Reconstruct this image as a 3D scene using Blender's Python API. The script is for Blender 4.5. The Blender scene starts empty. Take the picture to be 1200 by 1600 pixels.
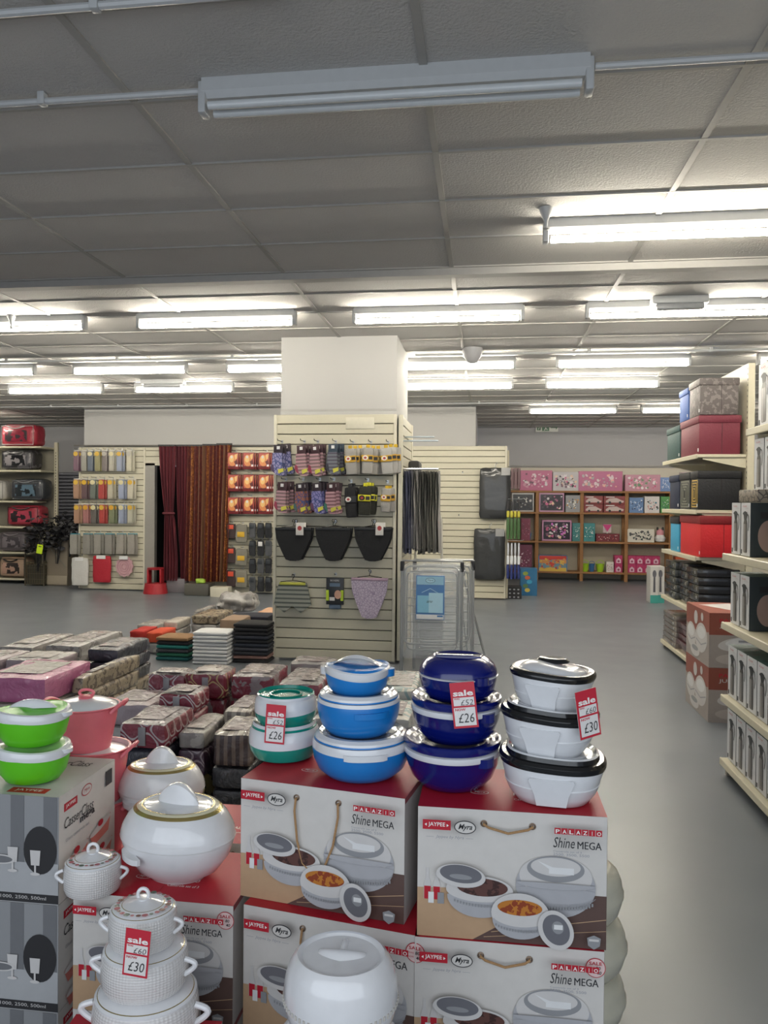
import bpy, bmesh, math, random
from mathutils import Vector, Matrix, noise
PI = math.pi
random.seed(7)
S = bpy.context.scene
COL = S.collection
# ------------------------------------------------------------------ camera, light, exposure
F, CAMZ = 1200.0, 1.55
yaw, pitch, roll = math.radians(7.45), math.radians(0.67), math.radians(0.5)
fw = Vector((-math.sin(yaw)*math.cos(pitch), math.cos(yaw)*math.cos(pitch), -math.sin(pitch)))
rt0 = Vector((math.cos(yaw), math.sin(yaw), 0)); up0 = rt0.cross(fw)
rt = rt0*math.cos(roll) + up0*math.sin(roll); up = rt.cross(fw)
EYE = Vector((0, 0, CAMZ))
cam_d = bpy.data.cameras.new('camera'); cam = bpy.data.objects.new('camera', cam_d); COL.objects.link(cam)
m = Matrix((rt, up, -fw)).transposed().to_4x4(); m.translation = EYE; cam.matrix_world = m
cam_d.sensor_fit = 'HORIZONTAL'; cam_d.sensor_width = 36; cam_d.lens = 36*F/1200; cam_d.clip_start = .02
S.camera = cam
def at(px, py, Y):                      # the place on the upright plane at distance Y that shows at a pixel
    d = fw + rt*((px-600)/F) + up*((800-py)/F)
    return EYE + d*(Y/d.y)
def atz(px, py, z):                     # the place at height z that shows at a pixel
    d = fw + rt*((px-600)/F) + up*((800-py)/F)
    return EYE + d*((z-CAMZ)/d.z)
def xat(px, Y, z=1.0):
    return at(px, 790, Y).x
S.view_settings.view_transform = 'Standard'; S.view_settings.look = 'None'
S.view_settings.gamma = 1; S.view_settings.use_curve_mapping = False
S.view_settings.exposure = 0.0
w = bpy.data.worlds.new('world'); S.world = w; w.use_nodes = True
w.node_tree.nodes['Background'].inputs[0].default_value = (.75, .85, 1, 1)
w.node_tree.nodes['Background'].inputs[1].default_value = .45
TUBE = 95.0
ld = bpy.data.lights.new('shop_window_daylight', 'AREA'); ld.shape = 'RECTANGLE'; ld.size = 6; ld.size_y = 2.4
ld.energy = 78; ld.color = (.86, .93, 1)
lo = bpy.data.objects.new('shop_window_daylight', ld); COL.objects.link(lo)
lo.location = (-.3, -1.0, 1.75); lo.rotation_euler = (math.radians(82), 0, 0)

# ------------------------------------------------------------------ helpers
def L(c):
    if isinstance(c, str): c = tuple(int(c[i:i+2], 16) for i in (0, 2, 4))
    return tuple((x/255/12.92 if x/255 <= .04045 else ((x/255+.055)/1.055)**2.4) for x in c)
MC = {}
def mat(c, rough=.5, metal=0, var=.06, vscale=30, coat=0, wrap=0, bump=0, bscale=60, emit=0, alpha=1, trans=0, pat=None, c2=None, pscale=10):
    """procedural material: base colour varied by noise; wrap = crinkled clear film over it"""
    key = (c, rough, metal, var, vscale, coat, wrap, bump, bscale, emit, alpha, trans, pat, c2, pscale)
    if key in MC: return MC[key]
    m = bpy.data.materials.new('surface_%s' % c); m.use_nodes = True; MC[key] = m
    nt = m.node_tree; N = nt.nodes; K = nt.links; b = N['Principled BSDF']
    tc = N.new('ShaderNodeTexCoord')
    col = L(c)
    b.inputs['Roughness'].default_value = rough; b.inputs['Metallic'].default_value = metal
    nz = N.new('ShaderNodeTexNoise'); nz.inputs['Scale'].default_value = vscale; nz.inputs['Detail'].default_value = 3
    K.new(tc.outputs['Object'], nz.inputs['Vector'])
    mx = N.new('ShaderNodeMix'); mx.data_type = 'RGBA'
    mx.inputs[6].default_value = tuple(x*(1-var) for x in col)+(1,); mx.inputs[7].default_value = tuple(min(1, x*(1+var)) for x in col)+(1,)
    K.new(nz.outputs['Fac'], mx.inputs[0]); out = mx.outputs[2]
    def math_(op, a, bb=None):
        n = N.new('ShaderNodeMath'); n.operation = op
        for i, q in enumerate((a, bb)):
            if q is None: continue
            if isinstance(q, (int, float)): n.inputs[i].default_value = q
            else: K.new(q, n.inputs[i])
        return n.outputs[0]
    if pat:
        sp = N.new('ShaderNodeSeparateXYZ'); K.new(tc.outputs['Object'], sp.inputs[0])
        X, Y, Z = sp.outputs
        if pat == 'lattice':
            a = math_('MULTIPLY', math_('ADD', X, Y), pscale*6.283); z = math_('MULTIPLY', math_('ADD', Z, Y), pscale*6.283)
            s = math_('ADD', math_('COSINE', a), math_('COSINE', z))
            f = math_('LESS_THAN', math_('ABSOLUTE', math_('SUBTRACT', math_('ABSOLUTE', s), .35)), .17)
        elif pat == 'stripe':
            f = math_('GREATER_THAN', math_('SINE', math_('MULTIPLY', X, pscale*6.283)), .1)
        elif pat == 'hstripe':
            f = math_('GREATER_THAN', math_('SINE', math_('MULTIPLY', Z, pscale*6.283)), .3)
        elif pat == 'spots':
            n2 = N.new('ShaderNodeTexNoise'); n2.inputs['Scale'].default_value = pscale; n2.inputs['Detail'].default_value = 4
            K.new(tc.outputs['Object'], n2.inputs['Vector']); f = math_('GREATER_THAN', n2.outputs['Fac'], .53)
        elif pat == 'vor':
            n2 = N.new('ShaderNodeTexVoronoi'); n2.inputs['Scale'].default_value = pscale; n2.feature = 'DISTANCE_TO_EDGE'
            K.new(tc.outputs['Object'], n2.inputs['Vector']); f = math_('LESS_THAN', n2.outputs[0], .08)
        m2 = N.new('ShaderNodeMix'); m2.data_type = 'RGBA'; K.new(f, m2.inputs[0]); K.new(out, m2.inputs[6])
        m2.inputs[7].default_value = L(c2)+(1,); out = m2.outputs[2]
    K.new(out, b.inputs['Base Color'])
    if bump:
        n3 = N.new('ShaderNodeTexNoise'); n3.inputs['Scale'].default_value = bscale; n3.inputs['Detail'].default_value = 4
        K.new(tc.outputs['Object'], n3.inputs['Vector'])
        bp = N.new('ShaderNodeBump'); bp.inputs['Strength'].default_value = bump; bp.inputs['Distance'].default_value = .01
        K.new(n3.outputs['Fac'], bp.inputs['Height']); K.new(bp.outputs[0], b.inputs['Normal'])
    if coat: b.inputs['Coat Weight'].default_value = coat; b.inputs['Coat Roughness'].default_value = .06
    if wrap:
        b.inputs['Coat Weight'].default_value = .9; b.inputs['Coat Roughness'].default_value = .07; b.inputs['Coat IOR'].default_value = 1.55
        n4 = N.new('ShaderNodeTexNoise'); n4.inputs['Scale'].default_value = 9*wrap; n4.inputs['Detail'].default_value = 5; n4.inputs['Distortion'].default_value = 1.6
        K.new(tc.outputs['Object'], n4.inputs['Vector'])
        bp = N.new('ShaderNodeBump'); bp.inputs['Strength'].default_value = 1; bp.inputs['Distance'].default_value = .035
        K.new(n4.outputs['Fac'], bp.inputs['Height']); K.new(bp.outputs[0], b.inputs['Coat Normal'])
    if emit:
        K.new(out, b.inputs['Emission Color']); b.inputs['Emission Strength'].default_value = emit
    if alpha < 1: b.inputs['Alpha'].default_value = alpha
    if trans: b.inputs['Transmission Weight'].default_value = trans
    return m
def quilt_mat():
    m = mat('d9d6d4', .22, coat=.5).copy(); nt = m.node_tree; N = nt.nodes; K = nt.links
    tc = N.new('ShaderNodeTexCoord'); sp = N.new('ShaderNodeSeparateXYZ'); K.new(tc.outputs['Object'], sp.inputs[0])
    at2 = N.new('ShaderNodeMath'); at2.operation = 'ARCTAN2'; K.new(sp.outputs[1], at2.inputs[0]); K.new(sp.outputs[0], at2.inputs[1])
    def mm(op, a, b):
        n = N.new('ShaderNodeMath'); n.operation = op
        for i, q in enumerate((a, b)):
            if isinstance(q, (int, float)): n.inputs[i].default_value = q
            elif q is not None: K.new(q, n.inputs[i])
        return n.outputs[0]
    a = mm('MULTIPLY', at2.outputs[0], 36); z = mm('MULTIPLY', sp.outputs[2], 560)
    h = mm('MULTIPLY', mm('SINE', mm('ADD', a, z), None), mm('SINE', mm('SUBTRACT', a, z), None))
    bp = N.new('ShaderNodeBump'); bp.inputs['Strength'].default_value = .3; bp.inputs['Distance'].default_value = .0025
    K.new(h, bp.inputs['Height']); K.new(bp.outputs[0], N['Principled BSDF'].inputs['Normal'])
    return m
TX = {}
def text_geo(s, shear, bold):
    k = (s, shear, bold)
    if k not in TX:
        cu = bpy.data.curves.new('lettering', 'FONT'); cu.body = s; cu.shear = shear; cu.offset = bold; cu.resolution_u = 2
        o = bpy.data.objects.new('lettering', cu); COL.objects.link(o)
        dg = bpy.context.evaluated_depsgraph_get(); me = bpy.data.meshes.new_from_object(o.evaluated_get(dg))
        vs = [(v.co.x, v.co.y) for v in me.vertices]; fs = [tuple(p.vertices) for p in me.polygons]
        bpy.data.objects.remove(o); bpy.data.curves.remove(cu); bpy.data.meshes.remove(me)
        x0 = min(v[0] for v in vs); x1 = max(v[0] for v in vs); y0 = min(v[1] for v in vs); y1 = max(v[1] for v in vs)
        TX[k] = ([((x-x0)/(x1-x0), (y-y0)/(y1-y0)) for x, y in vs], fs)
    return TX[k]
class MB:
    def __init__(s): s.v = []; s.f = []; s.mi = []; s.ms = []; s.T = Matrix()
    def m_(s, mt):
        if mt not in s.ms: s.ms.append(mt)
        return s.ms.index(mt)
    def add(s, vs, fs, mt):
        o = len(s.v); s.v += [s.T @ Vector(p) for p in vs]
        if isinstance(mt, list): mi = [s.m_(q) for q in mt]
        else: mi = [s.m_(mt)]*len(fs)
        for f, k in zip(fs, mi): s.f.append(tuple(o+i for i in f)); s.mi.append(k)
        return s
    def box(s, c, d, mt, r=0, seg=2):
        cx, cy, cz = c; x, y, z = (q/2 for q in d)
        if r:
            bm = bmesh.new(); bmesh.ops.create_cube(bm, size=1)
            for v in bm.verts: v.co = Vector((v.co.x*d[0], v.co.y*d[1], v.co.z*d[2]))
            bmesh.ops.bevel(bm, geom=bm.edges[:], offset=min(r, min(d)*.49), segments=seg, profile=.5, affect='EDGES')
            bm.verts.index_update()
            s.add([v.co+Vector(c) for v in bm.verts], [tuple(v.index for v in f.verts) for f in bm.faces], mt); bm.free(); return s
        vs = [(cx+a*x, cy+b*y, cz+e*z) for a in (-1, 1) for b in (-1, 1) for e in (-1, 1)]
        return s.add(vs, [(0, 1, 3, 2), (4, 6, 7, 5), (0, 4, 5, 1), (2, 3, 7, 6), (0, 2, 6, 4), (1, 5, 7, 3)], mt)
    def soft(s, c, d, mt, r=.02, n=8, bulge=.01, nz=.006, seed=0, side=None):
        """subdivided rounded block with a little swelling and creasing"""
        vs = []; fs = []; ms = []; idx = {}
        hx, hy, hz = (q/2 for q in d); r = min(r, hx*.95, hy*.95, hz*.95)
        def vert(p):
            k = tuple(round(q, 4) for q in p)
            if k in idx: return idx[k]
            P = Vector((p[0]*hx, p[1]*hy, p[2]*hz))
            I = Vector((max(-hx+r, min(hx-r, P.x)), max(-hy+r, min(hy-r, P.y)), max(-hz+r, min(hz-r, P.z))))
            q = P-I
            if q.length > 1e-7: P = I+q.normalized()*r
            k2 = (1-p[0]**2)*(1-p[1]**2)
            if p[2] > .3: P.z += bulge*k2
            nn = noise.noise(Vector((P.x*14+seed*3.1, P.y*14, P.z*14)))
            nm = Vector(p).normalized()
            if p[2] > -.9: P += nm*nn*nz
            P.z = max(P.z, -hz)
            idx[k] = len(vs); vs.append(P+Vector(c)); return idx[k]
        for ax in range(3):
            for sg in (-1, 1):
                for i in range(n):
                    for j in range(n):
                        q = []
                        for a, b in ((0, 0), (1, 0), (1, 1), (0, 1)):
                            u = -1+2*(i+a)/n; v = -1+2*(j+b)/n; p = [0, 0, 0]; p[ax] = sg; p[(ax+1) % 3] = u; p[(ax+2) % 3] = v
                            q.append(vert(p))
                        if sg < 0: q.reverse()
                        fs.append(tuple(q)); ms.append(side if (side and ax != 2) else mt)
        return s.add(vs, fs, ms)
    def lathe(s, prof, mt=None, seg=40, sx=1, sy=1, n=2, zf=None, c=(0, 0, 0)):
        rings = []; vs = []; fs = []; ms = []
        for p in prof:
            r, z = p[0], p[1]
            if r <= 1e-6: rings.append([len(vs)]); vs.append((c[0], c[1], c[2]+z)); continue
            ring = []
            for i in range(seg):
                t = 2*PI*i/seg; a, b = math.cos(t), math.sin(t)
                k = 1 if n == 2 else 1/((abs(a)**n+abs(b)**n)**(1/n))
                zz = z + (zf(t, r, z) if zf else 0)
                ring.append(len(vs)); vs.append((c[0]+r*a*k*sx, c[1]+r*b*k*sy, c[2]+zz))
            rings.append(ring)
        for q, (A, B) in enumerate(zip(rings, rings[1:])):
            mm = prof[q][2] if len(prof[q]) > 2 else mt
            for i in range(seg):
                j = (i+1) % seg
                if len(A) == 1 and len(B) == 1: break
                if len(A) == 1: fs.append((A[0], B[j], B[i]))
                elif len(B) == 1: fs.append((A[i], A[j], B[0]))
                else: fs.append((A[i], A[j], B[j], B[i]))
                ms.append(mm)
        return s.add(vs, fs, ms)
    def tube(s, pts, r, mt, seg=8, closed=False):
        pts = [Vector(p) for p in pts]; n = len(pts); vs = []; fs = []
        prev = None
        for i, p in enumerate(pts):
            a = pts[i-1] if (i > 0 or closed) else p; b = pts[(i+1) % n] if (i < n-1 or closed) else p
            t = (b-a).normalized()
            if prev is None:
                ref = Vector((0, 0, 1)) if abs(t.z) < .9 else Vector((1, 0, 0)); u = t.cross(ref).normalized()
            else: u = (prev - t*prev.dot(t)).normalized()
            prev = u; v = t.cross(u); rr = r[i] if isinstance(r, (list, tuple)) else r
            for k in range(seg):
                an = 2*PI*k/seg; vs.append(p+u*math.cos(an)*rr+v*math.sin(an)*rr)
        m = n if closed else n-1
        for i in range(m):
            for k in range(seg):
                a = i*seg+k; b = i*seg+(k+1) % seg; a2 = ((i+1) % n)*seg+k; b2 = ((i+1) % n)*seg+(k+1) % seg
                fs.append((a, b, b2, a2))
        if not closed: fs.append(tuple(range(seg))[::-1]); fs.append(tuple((n-1)*seg+k for k in range(seg)))
        return s.add(vs, fs, mt)
    def prism(s, out, y0, y1, mt, side=None):
        """outline in local x,z pushed through y0..y1"""
        n = len(out); vs = [(x, y0, z) for x, z in out]+[(x, y1, z) for x, z in out]
        fs = [tuple(range(n)), tuple(range(n, 2*n))[::-1]]+[(i, n+i, n+(i+1) % n, (i+1) % n) for i in range(n)]
        return s.add(vs, fs, [mt, mt]+[side or mt]*n)
    def cloth(s, fn, nu, nv, mt, thick=0):
        vs = [fn(i/nu, j/nv) for j in range(nv+1) for i in range(nu+1)]
        fs = [(j*(nu+1)+i, j*(nu+1)+i+1, (j+1)*(nu+1)+i+1, (j+1)*(nu+1)+i) for j in range(nv) for i in range(nu)]
        ms = [mt(( (i+.5)/nu), ((j+.5)/nv)) if callable(mt) else mt for j in range(nv) for i in range(nu)]
        s.add(vs, fs, ms)
        if thick:
            vs2 = [Vector(v)+Vector((0, thick, 0)) for v in vs]; s.add(vs2, [f[::-1] for f in fs], ms)
        return s
    def build(s, name, parent=None, smooth=True):
        me = bpy.data.meshes.new(name); me.from_pydata([tuple(v) for v in s.v], [], s.f)
        for q in s.ms: me.materials.append(q)
        me.polygons.foreach_set('material_index', s.mi)
        if smooth:
            me.polygons.foreach_set('use_smooth', [True]*len(s.f)); me.set_sharp_from_angle(angle=math.radians(38))
        me.update()
        o = bpy.data.objects.new(name, me); COL.objects.link(o)
        if parent: o.parent = parent
        return o
class Canvas:
    """flat print on a face: o = top-left corner, u across, v down, n outward; unit = metres"""
    def __init__(s, mb, o, u, v, n, w): s.mb = mb; s.o = Vector(o); s.u = Vector(u); s.v = Vector(v); s.n = Vector(n); s.w = w; s.k = 1
    def p(s, a, b): return s.o+s.u*(a*s.w)+s.v*(b*s.w)+s.n*(s.k*.00025)
    def poly(s, pts, mt): s.mb.add([s.p(*q) for q in pts], [tuple(range(len(pts)))[::-1]], mt); s.k += 1
    def rect(s, a, b, c, d, mt): s.poly([(a, b), (c, b), (c, d), (a, d)], mt)
    def ell(s, a, b, ra, rb, mt, rot=0, n=28, half=None):
        r = []
        for i in range(n):
            t = 2*PI*i/n; x = ra*math.cos(t); y = rb*math.sin(t)
            if half == 'low' and y < 0: y *= .12
            r.append((a+x*math.cos(rot)-y*math.sin(rot), b+x*math.sin(rot)+y*math.cos(rot)))
        s.poly(r, mt)
    def line(s, pts, wd, mt):
        for (a, b), (c, d) in zip(pts, pts[1:]):
            l = math.hypot(c-a, d-b) or 1; nx, ny = -(d-b)/l*wd/2, (c-a)/l*wd/2
            s.mb.add([s.p(a+nx, b+ny), s.p(c+nx, d+ny), s.p(c-nx, d-ny), s.p(a-nx, b-ny)], [(0, 1, 2, 3)], mt)
        s.k += 1
    def text(s, t, a0, a1, b0, b1, mt, shear=0, bold=0):
        vs, fs = text_geo(t, shear, bold)
        s.mb.add([s.p(a0+(a1-a0)*x, b1-(b1-b0)*y) for x, y in vs], fs, mt); s.k += 1
def front(mb, w, d, h): return Canvas(mb, (-w/2, -d/2, h), (1, 0, 0), (0, 0, -1), (0, -1, 0), w)
def left(mb, w, d, h): return Canvas(mb, (-w/2, d/2, h), (0, -1, 0), (0, 0, -1), (-1, 0, 0), d)
def right(mb, w, d, h): return Canvas(mb, (w/2, -d/2, h), (0, 1, 0), (0, 0, -1), (1, 0, 0), d)
def top(mb, w, d, h): return Canvas(mb, (-w/2, d/2, h), (1, 0, 0), (0, -1, 0), (0, 0, 1), w)
def tag(o, label, cat, group=None, kind=None):
    if label: o['label'] = label
    if cat: o['category'] = cat
    if group: o['group'] = group
    if kind: o['kind'] = kind
    return o
def thing(name, label, cat, loc=(0, 0, 0), rz=0, group=None):
    o = bpy.data.objects.new(name, None); o.empty_display_size = .05; COL.objects.link(o)
    o.location = loc; o.rotation_euler = (0, 0, rz); return tag(o, label, cat, group)
def solo(name, mb, label, cat, group=None, loc=None, rz=0, kind=None):
    o = mb.build(name); tag(o, label, cat, group, kind)
    if loc is not None: o.location = loc
    o.rotation_euler = (0, 0, rz); return o
def struct(name, mb, smooth=False): o = mb.build(name, None, smooth); o['kind'] = 'structure'; return o
KIDS = {}
def dup(root, label, loc, rz=None, group=None):
    r = root.copy(); COL.objects.link(r); r.location = loc
    if rz is not None: r.rotation_euler = (0, 0, rz)
    r['label'] = label
    if group: r['group'] = group
    for ch in root.children:
        c = ch.copy(); COL.objects.link(c); c.parent = r
        for g in ch.children:
            d = g.copy(); COL.objects.link(d); d.parent = c
    return r
ORD = ['first', 'second', 'third', 'fourth', 'fifth', 'sixth', 'seventh', 'eighth', 'ninth', 'tenth']
# common materials
WHITE = mat('dcdcdc', .5); CREAM = mat('c9c4b2', .45); STEEL = mat('b8babb', .3, .9); DARK = mat('1c1c1f', .5); CARD = mat('cdc9c4', .5)
RED = mat('b3182c', .5); INK = mat('2a2a2e', .6, var=0); GREYP = mat('9a9aa0', .5); PINKW = mat('c8a6a6', .5)
BLACKP = mat('141518', .22, coat=.4)
# ------------------------------------------------------------------ the room
CEIL = 3.17
ceilm = mat('bcbab7', .9, var=.05, vscale=4, bump=.5, bscale=90)
wallm = mat('aeadab', .8, var=.03, vscale=2); wall2 = mat('b0b0b3', .8, var=.04, vscale=2); gridm = mat('a3a19d', .6)
floorm = mat('6d7278', .28, var=.05, vscale=3)
nt = floorm.node_tree; N = nt.nodes
tcn = N.new('ShaderNodeTexCoord'); sp_ = N.new('ShaderNodeTexNoise'); sp_.inputs['Scale'].default_value = 160
rp = N.new('ShaderNodeMapRange'); rp.inputs[1].default_value = .35; rp.inputs[2].default_value = .7; rp.inputs[1].default_value = 0; rp.inputs[2].default_value = 1; rp.inputs[3].default_value = .26; rp.inputs[4].default_value = .40
n5 = N.new('ShaderNodeTexNoise'); n5.inputs['Scale'].default_value = 2.2; n5.inputs['Detail'].default_value = 6
nt.links.new(tcn.outputs['Object'], n5.inputs['Vector']); nt.links.new(n5.outputs[0], rp.inputs[0]); nt.links.new(rp.outputs[0], N['Principled BSDF'].inputs['Roughness'])
def plane(name, pts, mt): b = MB(); b.add(pts, [(0, 1, 2, 3)], mt); return struct(name, b)
X0, X1, Y0, Y1 = -11.5, 6.5, -1.6, 16.6
WL = 12.62      # the wall behind the slatted panels
plane('floor', [(X0, Y0, 0), (X1, Y0, 0), (X1, Y1, 0), (X0, Y1, 0)], floorm)
plane('ceiling', [(X0, Y0, CEIL), (X0, Y1, CEIL), (X1, Y1, CEIL), (X1, Y0, CEIL)], ceilm)
# ceiling grid
b = MB(); xs = [-.24+1.18*i for i in range(-9, 6)]; ys = [2.4+.575*i for i in range(-6, 25)]
for x in xs: b.box((x, (Y0+Y1)/2, CEIL-.002), (.03, Y1-Y0, .012), gridm)
for y in ys: b.box(((X0+X1)/2, y, CEIL-.004), (X1-X0, .016, .010), gridm)
struct('trim_1', b)
b = MB(); b.box(((X0+X1)/2, 5.33, CEIL-.03), (X1-X0, .09, .05), gridm); struct('trim_2', b)
# walls
xc = xat(742, WL); xl = xat(131, WL)
b = MB(); b.box(((X0-1+X0)/2, (Y0+Y1)/2, CEIL/2), (1, Y1-Y0, CEIL), wall2); struct('wall_left', b)
b = MB(); b.box((X1+.1, (Y0+Y1)/2, CEIL/2), (.2, Y1-Y0, CEIL), wallm); struct('wall_right', b)
b = MB(); b.box(((X0+xl)/2, 16.0, CEIL/2), (xl-X0, .2, CEIL), wall2); struct('wall_back_left', b)
xd0, xd1 = xat(233, WL), xat(300, WL)   # the dark opening behind the curtains
b = MB()
b.box(((xl+xd0)/2, WL+.1, CEIL/2), (xd0-xl, .2, CEIL), wallm); b.box(((xc+xd1)/2, WL+.1, CEIL/2), (xc-xd1, .2, CEIL), wallm)
b.box(((xd0+xd1)/2, WL+.1, (CEIL+2.2)/2), (xd1-xd0, .2, CEIL-2.2), wallm); struct('wall_back_middle', b)
b = MB(); b.box((xl+.1, 14.4, CEIL/2), (.2, 3.2, CEIL), wallm); struct('wall_return_left', b)
b = MB(); b.box((xc-.1, 14.6, CEIL/2), (.2, 3.4, CEIL), wall2); struct('wall_return_right', b)
b = MB(); b.box(((xc+X1)/2, 16.65, 1.17), (X1-xc, .2, 2.34), mat('d6d0c2', .8, vscale=1.5)); b.box(((xc+X1)/2, 16.62, 2.75), (X1-xc, .2, .84), wall2)
b.box(((xc+X1)/2, 16.5, 2.36), (X1-xc, .04, .03), gridm); struct('wall_back_right', b)
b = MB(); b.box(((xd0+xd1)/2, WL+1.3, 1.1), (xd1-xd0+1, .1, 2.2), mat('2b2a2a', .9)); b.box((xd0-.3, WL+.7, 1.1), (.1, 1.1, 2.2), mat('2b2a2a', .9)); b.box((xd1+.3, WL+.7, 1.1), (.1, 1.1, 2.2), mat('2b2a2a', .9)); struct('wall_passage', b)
b = MB(); fm = mat('77736a', .5)
b.box((xd0+.03, WL-.02, 1.1), (.2, .1, 2.2), mat('8d8a84', .4)); b.box(((xd0+xd1)/2, WL-.02, 2.2), (xd1-xd0+.12, .1, .08), CREAM); struct('door_1', b)
# the front of the shop: a wall of window glass behind the camera
b = MB(); b.box(((X0+X1)/2, Y0, .2), (X1-X0, .12, .4), wall2); b.box(((X0+X1)/2, Y0, 3.0), (X1-X0, .12, .34), wall2)
for i in range(8): b.box((X0+(X1-X0)*i/7, Y0, 1.6), (.1, .12, 2.5), STEEL)
struct('window_1', b)
# pillar
PY = 7.36; pxl, pxr = xat(438, PY+.03), xat(618.5, PY+.03); pb = 8.42
b = MB(); b.box(((pxl+pxr)/2, (PY+.03+pb)/2, CEIL/2), (pxr-pxl, pb-PY-.03, CEIL), wallm)
b.box(((pxl+pxr)/2, PY+.029, at(520, 640, PY).z), (pxr-pxl-.002, .004, .02), gridm); struct('wall_pillar', b)
# slatted display boards
slat = mat('bfbaa6', .45, var=.03); groove = mat('5d574a', .7)
def slatboard(name, w, h, label, loc, rz, z0=.02, sp=.1, trim=True):
    t = thing(name, label, 'display board', loc, rz, None)
    b = MB(); z = z0
    while z < h-.004:
        t2 = min(z+sp-.009, h); b.box((0, 0, (z+t2)/2), (w, .022, t2-z), slat, .003, 1); z += sp
    b.build('slat_face', t)
    b = MB(); b.box((0, .014, (z0+h)/2), (w, .008, h-z0), groove); b.build('backing_board', t)
    if trim:
        for s in (-1, 1):
            b = MB(); b.box((s*w/2, 0, (z0+h)/2), (.03, .045, h-z0), CREAM, .004, 1); b.build('edge_strip', t)
    return t
xa, xb = xat(428, PY), xat(619, PY)
TOPZ = at(520, 648, PY).z
slatboard('slatwall_panel', xb-xa-.03, TOPZ, 'cream slatted display board on the front of the pillar, hung with socks and briefs', ((xa+xb)/2, PY, 0), 0)
slatboard('slatwall_panel', 1.0, TOPZ, 'cream slatted board on the right side of the pillar', (xb+.035, PY+.54, 0), PI/2)
BY = WL-.05
xp0, xp1 = xat(600, BY), xat(790, BY); TZ = at(760, 697, BY).z
slatboard('slatwall_panel', xp1-xp0, TZ, 'wide cream slatted board behind the pillar with black mats at its right edge', ((xp0+xp1)/2, BY, 0), 0)
xs0, xs1 = xat(125, BY), xat(226, BY)
TZL = at(180, 699, BY).z
slatboard('slatwall_panel', xs1-xs0, TZL, 'cream slatted board hung with packets left of the doorway', ((xs0+xs1)/2, BY, 0), 0)
xs2, xs3 = xat(298, BY), xat(445, BY)
slatboard('slatwall_panel', xs3-xs2, TZL, 'cream slatted board behind the red and orange packs, right of the curtains', ((xs2+xs3)/2, BY, 0), 0)
slatboard('slatwall_panel', xs2-xs1-.03, TZL, 'short cream slatted strip above the doorway', ((xs1+xs2)/2, BY, 0), 0, z0=at(240, 722, BY).z, trim=False)
b = MB(); b.tube([(xs0-.1, BY-.03, TZL+.03), (xs3, BY-.03, TZL+.03)], .012, mat('6e6a66', .4)); solo('curtain_rail', b, 'thin dark rail running along the top of the back slatted boards', 'rail')
# ------------------------------------------------------------------ ceiling lights
tubem = mat('fff7e6', .4, var=0, emit=TUBE); offt = mat('c9cdcf', .2); body = mat('b4b6b7', .4)
def lamp(x0, x1, y, label, group, lit=True, z=3.06):
    w = x1-x0; t = thing('ceiling_light', label, 'ceiling light', ((x0+x1)/2, y, z), 0, group)
    b = MB(); b.prism([(-.034, .11), (-.034, .06), (-.018, .036), (.018, .036), (.034, .06), (.034, .11)], -w/2, w/2, body)
    b.v = [Vector((p.y, p.x, p.z)) for p in b.v]; b.build('housing', t, False)
    for s in (-1, 1):
        b = MB(); b.box((s*w/2, 0, .04), (.03, .065, .12), body, .006); b.build('end_cap', t)
    for k in ((0,) if lit else (-.035, .03)):
        b = MB(); b.tube([(-w/2+.03, k, 0), (w/2-.03, k, 0)], .019 if lit else .016, tubem if lit else offt, 10); b.build('fluorescent_tube', t)
    return t
lamp(-1.09, .36, 2.87, 'unlit white twin tube ceiling light, nearest in the picture', None, False)
lamp(.33, 1.78, 4.48, 'lit ceiling light at the right edge, nearest of the lit tubes', None)
rows = [(6.33, [-4.86, -2.98, -1.09, .80, 2.7], 'first full row of lit tubes'), (8.56, [-6.72, -4.83, -2.95, -1.07, .77, 2.85], 'second full row of lit tubes'),
        (10.05, [-6.64, -4.77, -2.9, -1.04, .77], 'third full row of lit tubes'), (12.85, [.72, 2.5], 'short far row before the toy shelves')]
for y, xs_, nm in rows:
    xs_ = [x for x in xs_]
    for i, x in enumerate(xs_): lamp(x, x+1.38, y, 'lit ceiling light in the %s, %s from the left' % (nm, ORD[i]), 'lit tubes in the '+nm)
lamp(-10.35, -8.97, 12.85, 'unseen lit ceiling light added past the left edge to brighten the back wall', None)  # added lamp out of view, lifts the dark back left wall
lamp(-8.6, -7.22, 8.56, 'lit ceiling light left of the frame in the second row', None); lamp(-8.6, -7.22, 10.05, 'lit ceiling light left of the frame in the third row', None); lamp(4.4, 5.78, 12.85, 'lit ceiling light hidden behind the right shelving', None); lamp(4.6, 5.98, 8.56, 'lit ceiling light beyond the right edge, second row', None)
def conduit(x0, x1, y, label, z=3.135, r=.013):
    b = MB(); b.tube([(x0, y, z), (x1, y, z)], r, body)
    n = max(2, int((x1-x0)/1.2))
    for i in range(n): b.box((x0+(x1-x0)*(i+.5)/n, y, z+.01), (.03, .035, .05), body, .004)
    solo('conduit', b, label, 'conduit')
conduit(X0, -1.11, 2.87, 'white conduit running left from the unlit ceiling light'); conduit(.38, X1, 2.87, 'white conduit running right from the unlit ceiling light')
p = atz(150, 12, 3.13); conduit(X0, p.x+.6, p.y, 'white conduit at the top left corner of the ceiling')
conduit(X0, pxl-.1, 8.2, 'long thin conduit across the ceiling left of the pillar'); conduit(pxr+.1, X1, 8.2, 'long thin conduit across the ceiling right of the pillar'); conduit(X0, X1, 12.2, 'thin conduit across the far ceiling')
sprk = []
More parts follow.
